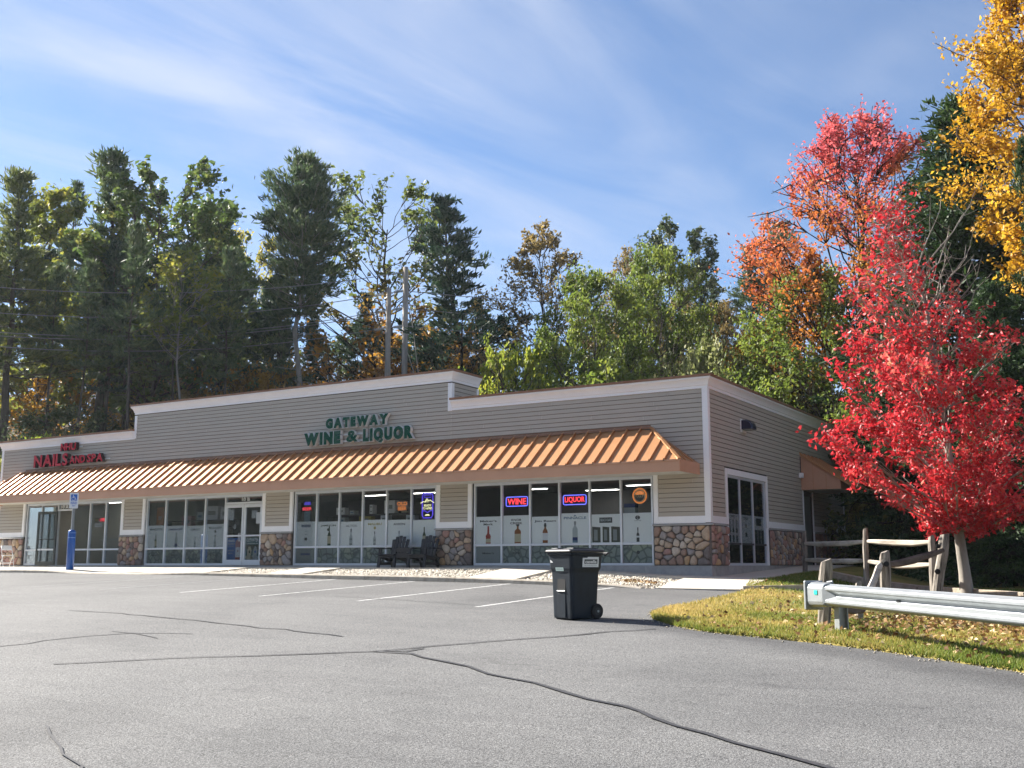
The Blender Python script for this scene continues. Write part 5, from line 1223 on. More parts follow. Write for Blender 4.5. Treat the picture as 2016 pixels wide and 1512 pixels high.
def guardrail():
    a = Vector((6.06, -11.06, 0)); b = Vector((9.02, -14.18, 0)); d = (b - a).normalized(); ang = math.atan2(d.y, d.x)
    zc = -.41
    o = empty('guardrail', (a.x, a.y, float(lawnz(a.x, a.y))), ang, 'galvanised steel guardrail with rounded end terminal beside the grass', 'guardrail'); z0 = zc - o.location.z
    # local +X runs along the rail, local -Y faces the lot
    prof = [(0.0, .157), (-.012, .150), (-.088, .122), (-.098, .108), (-.098, .078), (-.088, .064), (-.012, .022), (-.004, 0), (-.012, -.022), (-.088, -.064), (-.098, -.078), (-.098, -.108), (-.088, -.122), (-.012, -.150), (0.0, -.157)]
    mb = MB(); Ln = 8.4; ns = 24; V = []; F = []
    for k in range(ns + 1):
        x = .05 + Ln * k / ns; dz = -.016 * x
        for p in prof: V.append((x, p[0], z0 + dz + p[1]))
    m = len(prof)
    for k in range(ns):
        for i in range(m - 1): F.append((k * m + i, (k + 1) * m + i, (k + 1) * m + i + 1, k * m + i + 1))
    mb.add(V, F, M_STEEL); r = mb.obj('rail', o, fixn=True, smooth=False); s = r.modifiers.new('thickness', 'SOLIDIFY'); s.thickness = .004; s.offset = 0
    mb = MB(); mb.box(1.80, 1.90, -.0175, -.0155, z0 - .045, z0 - .02, M_RUBBER); mb.obj('bolt_slot', o)
    mb = MB()
    loft(mb, [[(x, y * f, z0 + z * f) for (y, z) in ((.09, -.17), (.09, .15), (.05, .178), (-.06, .165), (-.11, .14), (-.125, .09), (-.125, -.10), (-.11, -.15), (-.05, -.18))] for x, f in ((-.44, 1.08), (-.36, 1.03), (-.2, 1.0), (.02, .98))], M_STEEL)
    t = mb.obj('end_terminal', o); bevel(t, .015, 2)
    mb = MB(); mb.box(-.50, -.435, -.16, .14, z0 - .235, z0 + .20, M_STEEL); bevel(mb.obj('end_plate', o), .02, 3)
    mb = MB(); mb.add([(.02, -.12, z0 + .13), (.02, -.12, z0 - .13), (.20, -.02, z0 - .04), (.20, -.02, z0 + .04)], [(0, 1, 2, 3)], M_STEEL); mb.obj('transition_plate', o)
    mb = MB(); mb.box(-.22, -.12, -.135, -.127, z0 + .0, z0 + .065, M_TEAL); bevel(mb.obj('reflector', o), .012, 2)
    for i, x in enumerate((.0, 5.4)):
        P = o.matrix_basis @ Vector((x, 0, 0)); zb = float(lawnz(P.x, P.y)) - o.location.z - .15
        mb = MB(); mb.box(x - .07, x + .07, .10, .115, zb, z0 + .12 - .016 * x, M_STEEL); mb.box(x - .07, x + .07, .235, .25, zb, z0 + .12 - .016 * x, M_STEEL); mb.box(x - .005, x + .005, .1155, .2345, zb, z0 + .12 - .016 * x, M_STEEL); mb.obj('post', o)
        mb = MB(); mb.box(x - .06, x + .06, .002, .099, z0 - .15, z0 + .13, M_WOOD); mb.obj('spacer_block', o)
    mb = MB(); mb.tube([(-.05, .0, z0 + .178), (.02, .05, z0 + .19)], .02, M_STEEL, 8); mb.obj('bolt', o)
guardrail()

def post_mesh(mb, base, top, w, d, holes, mat, up=(1, .3, 0)):
    """split post: uneven eight-sided section, slanting hewn top"""
    b = Vector(base); t = Vector(top); ax = (t - b); an = ax.normalized(); u = Vector(up); u = (u - an * u.dot(an)).normalized(); v = an.cross(u); V = []; F = []
    ph = random.uniform(-.2, .2); prof = [(random.uniform(.9, 1.08), k) for k in range(8)]
    for i, f in enumerate((-.25, 0, .22, .45, .7, .88, 1.0)):
        c = b + ax * f if i else b - an * .25
        wob = (u * random.uniform(-.012, .012) + v * random.uniform(-.012, .012)) if 0 < i < 6 else Vector()
        for q, k in prof:
            a = math.pi / 8 + k * math.pi / 4 + ph; sq = 1.0 / max(abs(math.cos(a)), abs(math.sin(a))) * .86
            tp = .80 if i == 6 else 1.0
            V.append(c + wob + (u * math.cos(a) * w * .5 + v * math.sin(a) * d * .5) * sq * q * 1.2 * tp * random.uniform(.95, 1.05) + (an * (.035 * math.cos(a) + random.uniform(-.01, .01)) if i == 6 else Vector()))
    for i in range(6):
        for k in range(8): F.append((i * 8 + k, i * 8 + (k + 1) % 8, (i + 1) * 8 + (k + 1) % 8, (i + 1) * 8 + k))
    F += [tuple(range(7, -1, -1)), tuple(48 + k for k in range(8))]
    mb.add(V, F, mat)
def crooked(mb, pts, w, h, mat, up=(0, 0, 1)):
    """hewn rail: tapered ends, a little sag, uneven section"""
    pts = [Vector(p) for p in pts]; n = len(pts); V = []; F = []
    for i, p in enumerate(pts):
        d = (pts[min(i + 1, n - 1)] - pts[max(i - 1, 0)]).normalized(); x = d.cross(Vector(up)).normalized(); z = x.cross(d)
        f = .62 if i in (0, n - 1) else random.uniform(.88, 1.15)
        for sx, sz in ((-1, -.6), (0, -1), (1, -.5), (1, .6), (.1, 1), (-1, .5)): V.append(p + x * sx * w / 2 * f + z * sz * h / 2 * f * random.uniform(.92, 1.08))
    for i in range(n - 1):
        for k in range(6): F.append((i * 6 + k, i * 6 + (k + 1) % 6, (i + 1) * 6 + (k + 1) % 6, (i + 1) * 6 + k))
    F += [tuple(range(5, -1, -1)), tuple((n - 1) * 6 + k for k in range(6))]
    mb.add(V, F, mat)
def mid(a, b, sag=0.03, n=5):
    a = Vector(a); b = Vector(b); out = []
    for i in range(n):
        t = i / (n - 1); p = a.lerp(b, t); p.z -= sag * 4 * t * (1 - t); p += Vector((0, 0, random.uniform(-.012, .012))) if 0 < i < n - 1 else Vector(); out.append(p)
    return out
def fences():
    f = empty('rail_fence', (4.08, -.52, float(lawnz(4.08, -.52))), 0, 'weathered split-rail fence running from the side wall to the red maple', 'fence'); c = f.location
    Pz = [Vector((1.46, 3.4, float(lawnz(1.6, 3.4)))), Vector((4.08, -.52, float(lawnz(4.08, -.52)))), Vector((5.83, -1.87, float(lawnz(5.83, -1.87))))]
    tops = [.95, .86, .64]
    for p, t in zip(Pz, tops):
        mb = MB(); post_mesh(mb, p - c, Vector((p.x + .03, p.y, t)) - c, .15, .13, (), M_WOOD, up=(.67, -.74, 0)); mb.obj('post', f)
    for (i, z0, z1, sg) in ((0, .62, .57, .03), (0, .16, .12, .02), (1, .58, .52, .03), (1, .11, .03, .07)):
        a = Vector((Pz[i].x, Pz[i].y, z0)) - c; b = Vector((Pz[i + 1].x, Pz[i + 1].y, z1)) - c; mb = MB(); crooked(mb, mid(a, b, sg), .07, .135, M_RAIL); mb.obj('rail', f)
    f = empty('broken_rail_fence', (5.45, -4.85, float(lawnz(5.45, -4.85))), 0, 'collapsed split-rail fence with leaning posts and sagging dark rails behind the guardrail', 'fence'); c = f.location
    pa = Vector((5.58, -9.75, float(lawnz(5.58, -9.75)))); pb = Vector((5.46, -4.85, float(lawnz(5.46, -4.85)))); pc = Vector((5.93, -2.2, float(lawnz(5.9, -2.2)))); pd = Vector((5.77, -8.2, float(lawnz(5.77, -8.2))))
    for p, t in ((pa, Vector((5.67, -9.74, .10))), (pb, Vector((5.50, -4.84, .285))), (pc, Vector((6.19, -2.15, .68))), (pd, Vector((5.70, -7.9, -.28)))):
        mb = MB(); post_mesh(mb, p - c, t - c, .19 if p is not pd else .12, .17 if p is not pd else .1, (), M_WOOD, up=(.85, .5, 0)); mb.obj('post', f)
    tocam = Vector((.30, -.95, 0))
    for p, z, r in ((pa, -.36, .07), (pb, .04, .055), (pb, -.62, .06), (pc, -.12, .06), (pc, .42, .05)):   # black discs on the near face stand in for shade inside the holes
        q = Vector((p.x, p.y, z)) - c + tocam * .105 + (Vector((.12, 0, 0)) * (z + .75) / 1.4 if p is pc else Vector((.05, 0, 0)))
        mb = MB(); mb.tube([q - tocam * .02, q + tocam * .006], r, M_RUBBER, 10); mb.obj('socket_shade', f)
    mb = MB(); q = Vector((pb.x, pb.y, .10)) - c + tocam * .10; mb.tube([q, q + tocam * .02 + Vector((0, 0, .0))], .035, M_RAIL, 8); mb.obj('rail_end', f)
    mb = MB(); crooked(mb, mid(Vector((6.16, -2.28, .33)) - c, Vector((5.46, -4.95, .02)) - c, .05), .08, .15, M_DWOOD); mb.obj('rail', f)
    mb = MB(); crooked(mb, [Vector(p) - c for p in ((5.44, -4.92, .04), (5.46, -5.3, -.05), (5.52, -5.9, -.24), (5.58, -6.5, -.40), (5.68, -7.3, -.56), (5.82, -8.1, -.70))], .13, .07, M_RAIL, up=(1, -.3, .4)); mb.obj('rail', f)
    mb = MB(); crooked(mb, [Vector(p) - c for p in ((5.92, -8.0, -.62), (5.84, -8.25, -.72), (5.76, -8.6, -.74), (5.68, -9.2, -.66), (5.62, -9.7, -.56))], .08, .13, M_DWOOD); mb.obj('rail', f)
    # landscape timbers lying end to end along the edge of the woods
    pts = [(2.3, 2.1), (3.9, 1.15), (5.15, .25), (6.35, -.85), (7.55, -1.9), (9.0, -3.2), (10.6, -4.6)]
    for i, (a, b) in enumerate(zip(pts[:-1], pts[1:])):
        za, zb = float(lawnz(*a)), float(lawnz(*b)); d = Vector((b[0] - a[0], b[1] - a[1], 0)).normalized() * .02
        o = empty('landscape_timber', ((a[0] + b[0]) / 2, (a[1] + b[1]) / 2, (za + zb) / 2), 0, ['shaded squared timber nearest the building edging the woods', 'squared timber edging below the tall fence post', 'squared timber edging below the sunlit fence rails', 'squared timber edging between fence end and red maple', 'squared timber edging at the foot of the red maple', 'squared timber edging at the right edge of the picture'][i], 'timber', 'timbers edging the woods')
        mb = MB(); c = o.location; mb.bar(Vector((a[0], a[1], za + .08)) + d - c, Vector((b[0], b[1], zb + .08)) - d - c, .2, .22, M_TIE); bevel(mb.obj('timber', o), .012)
fences()

def poles():
    P = []
    for (x, y, zt, lean, lab) in ((-26.45, 19.95, 15.5, -.08, 'shorter grey utility pole behind the shops'), (-25.1, 19.75, 16.5, -.10, 'taller tan utility pole behind the shops')):
        zb = float(hillz(x, y)); o = empty('utility_pole', (x, y, zb), 0, lab, 'utility pole')
        mb = MB(); mb.tube([(-lean * .0, 0, -.5), (lean * .5, 0, (zt - zb) * .5), (lean, 0, zt - zb)], [.20, .17, .145], M_POLE, 14); mb.obj('shaft', o, smooth=True)
        if 'shorter' in lab:
            for z in (15.22, 14.22, 13.2):
                for s in (-1, 1):
                    mb = MB(); q = [(s * .14, 0, z - zb), (s * .3, -.02, z - zb), (s * 1.0, -.05, z - zb - .03)]
                    mb.tube(q[:2], .02, M_STEEL, 6)
                    for k in range(6): x0 = s * (.34 + k * .12); mb.tube([(x0, -.03, z - zb - .01), (x0 + s * .03, -.03, z - zb - .01), (x0 + s * .05, -.03, z - zb - .012)], [.02, .085, .02], M_CER, 8)
                    mb.obj('insulator', o, smooth=False)
    W = [((-42.3, 1.2, 14.05), (-25.2, 19.7, 16.2), 'topmost power line strung in front of the pines'), ((-42.3, 1.2, 12.75), (-27.45, 19.9, 15.2), 'second power line from the top before the pines'),
         ((-42.3, 1.25, 11.76), (-27.45, 19.9, 14.2), 'third power line from the top before the pines'), ((-42.4, 1.5, 11.6), (-27.4, 20.0, 14.1), 'fourth power line, close below the third'), ((-42.3, 1.3, 11.1), (-27.45, 19.9, 13.2), 'lowest power line strung before the pines'),
         ((-25.45, 19.9, 15.2), (5, 52, 18.5), 'upper power line leaving the poles to the right'), ((-25.45, 19.9, 14.2), (5, 52, 17.3), 'middle power line leaving the poles to the right'), ((-25.45, 19.9, 13.2), (5, 52, 16.0), 'lower power line leaving the poles to the right')]
    for a, b, lab in W:
        a = Vector(a); b = Vector(b)
        pts = []
        for i in range(15):
            t = i / 14; p = a.lerp(b, t); p.z -= (1.0 if 'right' not in lab else 1.2) * 4 * t * (1 - t); pts.append(p - a)
        if 'right' not in lab:   # the span goes on past the picture's left edge
            pts = [Vector((-9, -10, .55))] + pts
        mb = MB(); mb.tube(pts, .022, M_WIRE, 5); o = mb.obj('power_line', None, a); tag(o, lab, 'wire', 'power lines')
    for i, (t, b, lab) in enumerate((((-26.5, 19.95, 14.9), (-24.2, 17.5, 5.2), 'guy wire slanting right from the shorter pole'), ((-25.1, 19.75, 15.8), (-22.6, 18.6, 5.4), 'guy wire slanting steeply beside the taller pole'), ((-25.1, 19.7, 12.0), (-21.8, 18.6, 5.4), 'lower guy wire of the taller pole'))):
        t = Vector(t); mb = MB(); mb.tube([Vector(), Vector(b) - t], .022, M_POLE, 5); tag(mb.obj('guy_wire', None, t), lab, 'wire', 'guy wires of the poles')
poles()

# ------------------------------------------------------------------ trees
def tubes_np(paths, n=6):
    V = []; Q = []; b = 0
    for pts, rs in paths:
        pts = np.asarray(pts, float); m = len(pts)
        d = np.gradient(pts, axis=0); d /= np.linalg.norm(d, axis=1)[:, None] + 1e-9
        ref = np.where(np.abs(d[:, 2:3]) > .9, np.array([[1., 0, 0]]), np.array([[0, 0, 1.]]))
        a = np.cross(d, ref); a /= np.linalg.norm(a, axis=1)[:, None] + 1e-9; c = np.cross(d, a)
        t = np.arange(n) * 2 * np.pi / n
        ring = pts[:, None] + (a[:, None] * np.cos(t)[None, :, None] + c[:, None] * np.sin(t)[None, :, None]) * np.asarray(rs)[:, None, None]
        V.append(ring.reshape(-1, 3))
        i = np.arange(m - 1)[:, None] * n; k = np.arange(n)[None]
        Q.append(np.stack([i + k, i + (k + 1) % n, i + n + (k + 1) % n, i + n + k], -1).reshape(-1, 4) + b); b += m * n
    return np.concatenate(V), np.concatenate(Q)
def unit(v): return v / (np.linalg.norm(v, axis=-1, keepdims=True) + 1e-9)
def leaf_quads(P, size, r, up=0.5, asp=0.6, fold=0.25, axis=None):
    """folded rhombic leaves at points P"""
    n = len(P); s = size * r.uniform(.65, 1.35, n)[:, None]
    nn = unit(r.normal(size=(n, 3)) + np.array([0, 0, up])); a = unit(np.cross(nn, r.normal(size=(n, 3)))) if axis is None else unit(axis + r.normal(size=(n, 3)) * .35)
    if axis is not None: nn = unit(np.cross(a, r.normal(size=(n, 3))))
    b = np.cross(nn, a)
    V = np.stack([P - a * s * .5, P + b * s * asp * .5 + nn * s * fold * .5, P + a * s * .5, P - b * s * asp * .5 + nn * s * fold * .5], 1).reshape(-1, 3)
    i = np.arange(n)[:, None] * 4
    T = np.concatenate([i + np.array([[0, 1, 2]]), i + np.array([[0, 2, 3]])])
    return V, T
def wig(p0, p1, r, n=6, amp=.06, bow=(0, 0, 0)):
    t = np.linspace(0, 1, n)[:, None]; L_ = np.linalg.norm(np.asarray(p1) - p0)
    return np.asarray(p0) * (1 - t) + np.asarray(p1) * t + np.asarray(bow) * (4 * t * (1 - t)) + r.normal(size=(n, 3)) * amp * L_ * .25 * (t * (1 - t) * 4)
def broadleaf(name, seed, H=16, base=.22, rad=4.5, shape='round', nclump=46, crad=1.0, twigs=9, leaves=26, lsize=.3, trunk=.24, bark=None, fork=1, lean=(0, 0), tintf=None, thin=0.0, inner=.35, up=.5, flat=.75):
    r = np.random.default_rng(seed); paths = []
    top = np.array([lean[0], lean[1], H * .86]); tp = wig(np.zeros(3), top, r, 9, .05); tr = np.linspace(1, .10, 9) * trunk; tr[0] *= 1.25
    paths.append((tp, tr))
    LP = []; LT = []
    for i in range(nclump):
        h = base + (1 - base) * ((i + r.uniform(0, 1)) / nclump)
        hh = min(.999, max(0.0, (h - base) / (1 - base)))
        pr = {'round': math.sqrt(max(0.02, 1 - (2 * hh - .95) ** 2 * .95)), 'oval': max(.05, math.sin(math.pi * min(1, .12 + hh * .86))) ** .7, 'vase': .35 + .65 * math.sin(math.pi * min(1, hh * .86 + .08)), 'cone': (1 - hh) ** .75 * .95 + .08, 'egg': max(.05, math.sin(math.pi * (hh ** .62) * .97 + .05)) ** .8}[shape]
        a = i * 2.39996 + r.uniform(-.5, .5); rr = rad * pr * (inner + (1 - inner) * math.sqrt(r.uniform(.05, 1)))
        c = np.array([math.cos(a) * rr + lean[0] * h, math.sin(a) * rr + lean[1] * h, h * H])
        zs = max(base * H * .75, c[2] - rr * r.uniform(.55, 1.0) - .4); f = min(.98, zs / (H * .86)); k = f * 8; k0 = int(k); p0 = tp[k0] * (1 - (k - k0)) + tp[min(8, k0 + 1)] * (k - k0)
        bp = wig(p0, c, r, 6, .10, (0, 0, -.05 * rr)); br = np.linspace(1, .22, 6) * max(.02, trunk * .30 * (1 - f * .55) * min(1, .35 + rr / rad * .7)); paths.append((bp, br))
        cr = crad * r.uniform(.65, 1.35) * (1.0 if hh < .85 else .75); ct = r.uniform(0, 1)
        for k in range(twigs):
            dv = r.normal(size=3) * np.array([1, 1, flat]); dv /= np.linalg.norm(dv); e = c + dv * cr * r.uniform(.45, 1.1)
            s = bp[r.integers(3, 6)]; paths.append((wig(s, e, r, 4, .12), np.linspace(.028, .009, 4)))
            if r.uniform() < thin: continue
            m = leaves; t = r.uniform(.35, 1.08, m)[:, None]
            q = s * (1 - t) + e * t + r.normal(size=(m, 3)) * cr * .16; LP.append(q)
            th = tintf(q, H, r) if tintf else 0
            LT.append(np.clip(.40 * ct + .42 * r.uniform(0, 1, m) + .18 * r.uniform() + th, 0, 1) if tintf is None else np.clip(th + .14 * (ct - .5) + .20 * r.uniform(-.5, .5, m), 0, 1))
    P = np.concatenate(LP); T = np.concatenate(LT)
    V, F = leaf_quads(P, lsize, r, up)
    crown = np_mesh(name + '_crown', V, tris=F, mat=None, tint=np.repeat(T, 4))
    tv, tq = tubes_np(paths, 6)
    return np_mesh(name + '_trunk', tv, quads=tq, mat=bark, smooth=True), crown, H
def conifer(name, seed, H=22, base=.42, rad=3.2, whorl=.62, per=5, blades=15, blen=.38, bw=.038, trunk=.25, droop=0.0, top='column', bark=None, gap=.10, dead=8, dens=1.0, side=.5, lean=(0, 0)):
    r = np.random.default_rng(seed); paths = []; tp = wig(np.zeros(3), np.array([lean[0], lean[1], H * .99]), r, 10, .02); tr = np.linspace(1, .05, 10) * trunk; paths.append((tp, tr))
    P = []; A = []; T = []
    z = base * H
    def at(h): k = h * 9; k0 = min(8, int(k)); return tp[k0] * (1 - (k - k0)) + tp[k0 + 1] * (k - k0)
    while z < H * .995:
        h = z / H; hh = min(.999, max(0.0, (h - base) / (1 - base)))
        if top == 'head': pr = float(np.interp(hh, [0, .12, .4, .68, .85, 1], [.55, .92, 1.0, .80, .52, .12]))
        elif top == 'hem': pr = (1 - hh) ** .72 * (.85 + .15 * math.sin(hh * 23 + seed))
        else: pr = min(1, 1.22 * (1 - hh)) ** .72 * (.72 + .28 * math.sin(hh * 13 + seed * 2.1))
        a0 = seed * 1.3 + hh * 5.0
        gp = gap * (1.0 if top in ('head', 'hem') else 1.9 - 1.4 * hh)
        nb = max(2, int(per * r.uniform(.7, 1.2)))
        for b in range(nb):
            if r.uniform() < gp: continue
            a = b * 2 * math.pi / nb + r.uniform(-.5, .5) + z * 1.7; L_ = max(.30, rad * pr * r.uniform(.45, 1.22) * (1.0 if top in ('hem', 'head') else .80 + .28 * math.cos(a - a0)))
            el = (.95 * hh ** 1.5 + .10 - droop * (1 - hh)); d = np.array([math.cos(a) * math.cos(el), math.sin(a) * math.cos(el), math.sin(el)])
            p0 = at(h); p1 = p0 + d * L_ + np.array([0, 0, .14 * L_ if droop == 0 else -.16 * L_])
            bp = wig(p0, p1, r, 5, .06, (0, 0, -.06 * L_)); paths.append((bp, np.linspace(1, .25, 5) * max(.014, .035 * L_ / 2.5)))
            n = max(2, int(L_ * 3.1 * dens)); ct = r.uniform(); t0 = .18 if top in ('hem', 'head') else .36
            for k in range(n):
                t = t0 + (1.04 - t0) * (k + r.uniform(0, .8)) / n; c = p0 + (p1 - p0) * min(t, 1.02)
                sd = np.array([-math.sin(a), math.cos(a), 0]) * r.normal() * side * (.35 + .5 * L_ / 3) * (1.15 - .6 * t); c = c + sd
                m = blades; q = c + r.normal(size=(m, 3)) * np.array([.16, .16, .07]) * (1 if droop == 0 else .9)
                ax = unit(d * .75 + sd * .6 + np.array([0, 0, .55 if droop == 0 else -.25]) + r.normal(size=(m, 3)) * .55)
                P.append(q + ax * blen * .35); A.append(ax); T.append(np.clip(.45 * ct + .55 * r.uniform(0, 1, m), 0, 1))
        z += whorl * (1.15 - .55 * hh) * r.uniform(.75, 1.25)
    for k in range(dead):
        h = base * r.uniform(.25, .98); a = r.uniform(0, 6.28); L_ = r.uniform(.5, 1.8); p0 = at(h); paths.append((wig(p0, p0 + np.array([math.cos(a), math.sin(a), r.uniform(-.2, .25)]) * L_, r, 4, .15), np.linspace(.03, .01, 4)))
    P = np.concatenate(P); A = np.concatenate(A); T = np.concatenate(T); n = len(P); s = blen * r.uniform(.7, 1.3, n)[:, None]
    b = unit(np.cross(A, r.normal(size=(n, 3)))) * bw * r.uniform(.7, 1.4, n)[:, None]
    V = np.stack([P - A * s * .5 - b * .4, P - A * s * .5 + b * .4, P + b, P + A * s * .5, P - b], 1).reshape(-1, 3)
    i = np.arange(n)[:, None] * 5; F = np.concatenate([i + np.array([[0, 1, 2]]), i + np.array([[0, 2, 4]]), i + np.array([[2, 3, 4]])])
    crown = np_mesh(name + '_crown', V, tris=F, tint=np.repeat(T, 5))
    tv, tq = tubes_np(paths, 6)
    return np_mesh(name + '_trunk', tv, quads=tq, mat=bark, smooth=True), crown, H

LM = {
 'pine': leafmat('pine_needles', [(0, (0.042, 0.072, 0.040)), (0.5, (0.085, 0.132, 0.058)), (1, (0.17, 0.20, 0.080))], .38, .6),
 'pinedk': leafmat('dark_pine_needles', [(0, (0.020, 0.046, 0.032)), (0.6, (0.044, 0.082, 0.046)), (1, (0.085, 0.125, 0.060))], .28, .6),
 'pineol': leafmat('olive_pine_needles', [(0, (0.060, 0.090, 0.036)), (0.5, (0.13, 0.162, 0.055)), (1, (0.23, 0.245, 0.08))], .40, .6),
 'oak': leafmat('oak_leaf', [(0, (0.050, 0.095, 0.024)), (0.5, (0.105, 0.160, 0.038)), (0.85, (0.19, 0.21, 0.05)), (1, (0.30, 0.24, 0.06))], .45),
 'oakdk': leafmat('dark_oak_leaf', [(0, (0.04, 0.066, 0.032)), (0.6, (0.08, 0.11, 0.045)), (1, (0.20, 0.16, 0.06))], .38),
 'yg': leafmat('yellow_green_leaf', [(0, (0.09, 0.13, 0.025)), (0.5, (0.22, 0.25, 0.045)), (1, (0.44, 0.38, 0.06))], .48),
 'rob': leafmat('bright_green_leaf', [(0, (0.055, 0.105, 0.022)), (0.4, (0.145, 0.205, 0.034)), (0.8, (0.27, 0.31, 0.05)), (1, (0.42, 0.40, 0.07))], .48),
 'bushy': leafmat('lime_leaf', [(0, (0.10, 0.16, 0.02)), (0.5, (0.24, 0.31, 0.035)), (1, (0.50, 0.45, 0.06))], .48),
 'tan': leafmat('tan_leaf', [(0, (0.12, 0.09, 0.035)), (0.5, (0.27, 0.195, 0.065)), (1, (0.42, 0.31, 0.11))], .45),
 'orange': leafmat('orange_leaf', [(0, (0.14, 0.07, 0.016)), (0.5, (0.40, 0.21, 0.03)), (1, (0.58, 0.36, 0.055))], .48),
 'yellow': leafmat('golden_leaf', [(0, (0.32, 0.16, 0.012)), (0.5, (0.60, 0.34, 0.022)), (1, (0.74, 0.50, 0.07))], .45),
 'sparse': leafmat('mixed_autumn_leaf', [(0, (0.42, 0.13, 0.025)), (0.3, (0.40, 0.20, 0.035)), (0.5, (0.17, 0.15, 0.04)), (0.75, (0.10, 0.145, 0.035)), (1, (0.16, 0.195, 0.045))], .45),
 'redbig': leafmat('turning_maple_leaf', [(0, (0.10, 0.16, 0.025)), (0.2, (0.18, 0.18, 0.03)), (0.34, (0.44, 0.18, 0.025)), (0.62, (0.56, 0.17, 0.05)), (0.85, (0.60, 0.12, 0.085)), (1, (0.62, 0.13, 0.14))], .45),
 'red': leafmat('scarlet_maple_leaf', [(0, (0.22, 0.012, 0.018)), (0.35, (0.50, 0.024, 0.036)), (0.7, (0.70, 0.055, 0.065)), (0.9, (0.74, 0.15, 0.12)), (1, (0.66, 0.28, 0.16))], .45, .45, .4),
 'hem': leafmat('hemlock_needles', [(0, (0.014, 0.034, 0.015)), (0.5, (0.034, 0.070, 0.024)), (1, (0.085, 0.135, 0.038))], .25, .6),
 'litbush': leafmat('olive_shrub_leaf', [(0, (0.07, 0.085, 0.025)), (0.5, (0.18, 0.19, 0.055)), (1, (0.38, 0.35, 0.12))], .42),
 'pale': leafmat('pale_green_leaf', [(0, (0.10, 0.15, 0.045)), (0.5, (0.25, 0.28, 0.09)), (1, (0.50, 0.47, 0.25))], .42),
}
def t_sparse(q, H, r):
    h = q[:, 2] / H; return np.clip((h - .30) * 1.55, 0, 1)
def t_redbig(q, H, r):
    h = q[:, 2] / H; return np.clip((h - .30) * 1.55 - .0 + .10 * np.sin(q[:, 0] * .9 + q[:, 2] * .5) - .75 * sm((q[:, 0] - .2) / 1.8) * (1 - sm((h - .84) / .08)), 0, 1)
K = {}
K['pineA'] = conifer('pine', 1, 22, .40, 4.0, .74, 6, 22, bark=M_BARK, gap=.16, dens=1.1)
K['pineB'] = conifer('pine', 2, 22, .50, 3.4, .80, 5, 22, bark=M_BARK, gap=.18, dens=1.1)
K['pineC'] = conifer('pine', 3, 20, .32, 4.1, .78, 6, 22, bark=M_BARKD, gap=.16, dens=1.1)
K['pineS'] = conifer('pine', 8, 18, .60, 2.2, .70, 5, 18, trunk=.15, bark=M_BARK, gap=.15, dead=16)
K['pineT'] = conifer('pine', 4, 23, .60, 2.55, .46, 8, 22, top='head', bark=M_BARKP, gap=.06, dead=18, side=.6)
K['pineL'] = conifer('pine', 5, 20, .22, 4.9, .86, 6, 26, bark=M_BARKD, gap=.20, dens=1.15, side=.7, lean=(1.2, .3))
K['hem'] = conifer('hemlock', 6, 17, .05, 5.6, .42, 9, 20, .26, .034, .26, droop=.16, top='hem', bark=M_BARKD, gap=.08, dead=0, dens=1.25, side=.9)
K['oak'] = broadleaf('oak', 11, 20, .34, 4.2, 'vase', 52, 1.05, 8, 26, .30, .26, M_BARK)
K['oak2'] = broadleaf('oak', 12, 19, .30, 3.9, 'round', 44, 1.15, 8, 28, .32, .24, M_BARK)
K['rob'] = broadleaf('locust', 13, 13, .14, 5.2, 'round', 74, 1.15, 9, 46, .19, .2, M_BARK, up=.9, flat=.45)
K['bush'] = broadleaf('shrub', 14, 6, .05, 3.2, 'round', 46, .85, 8, 40, .16, .10, M_BARK, flat=.6)
K['sparse'] = broadleaf('maple', 15, 21, .22, 5.0, 'vase', 64, 1.05, 8, 15, .30, .30, M_BARKD, tintf=t_sparse, thin=.22)
K['tan'] = broadleaf('maple', 16, 18, .24, 5.0, 'egg', 72, 1.0, 9, 20, .22, .24, M_BARKD, thin=.25)
K['redbig'] = broadleaf('maple', 17, 18, .22, 5.0, 'oval', 130, 1.0, 9, 33, .155, .28, M_BARKD, tintf=t_redbig, thin=.12)
K['gold'] = broadleaf('maple', 18, 19, .48, 3.0, 'oval', 74, .95, 9, 42, .15, .26, M_BARK)
K['birch'] = broadleaf('birch', 19, 18, .72, 2.2, 'oval', 22, .8, 7, 16, .24, .13, M_BARKP)
K['shrub2'] = broadleaf('shrub', 20, 5, .04, 2.4, 'oval', 34, .8, 7, 26, .20, .07, M_BARK)

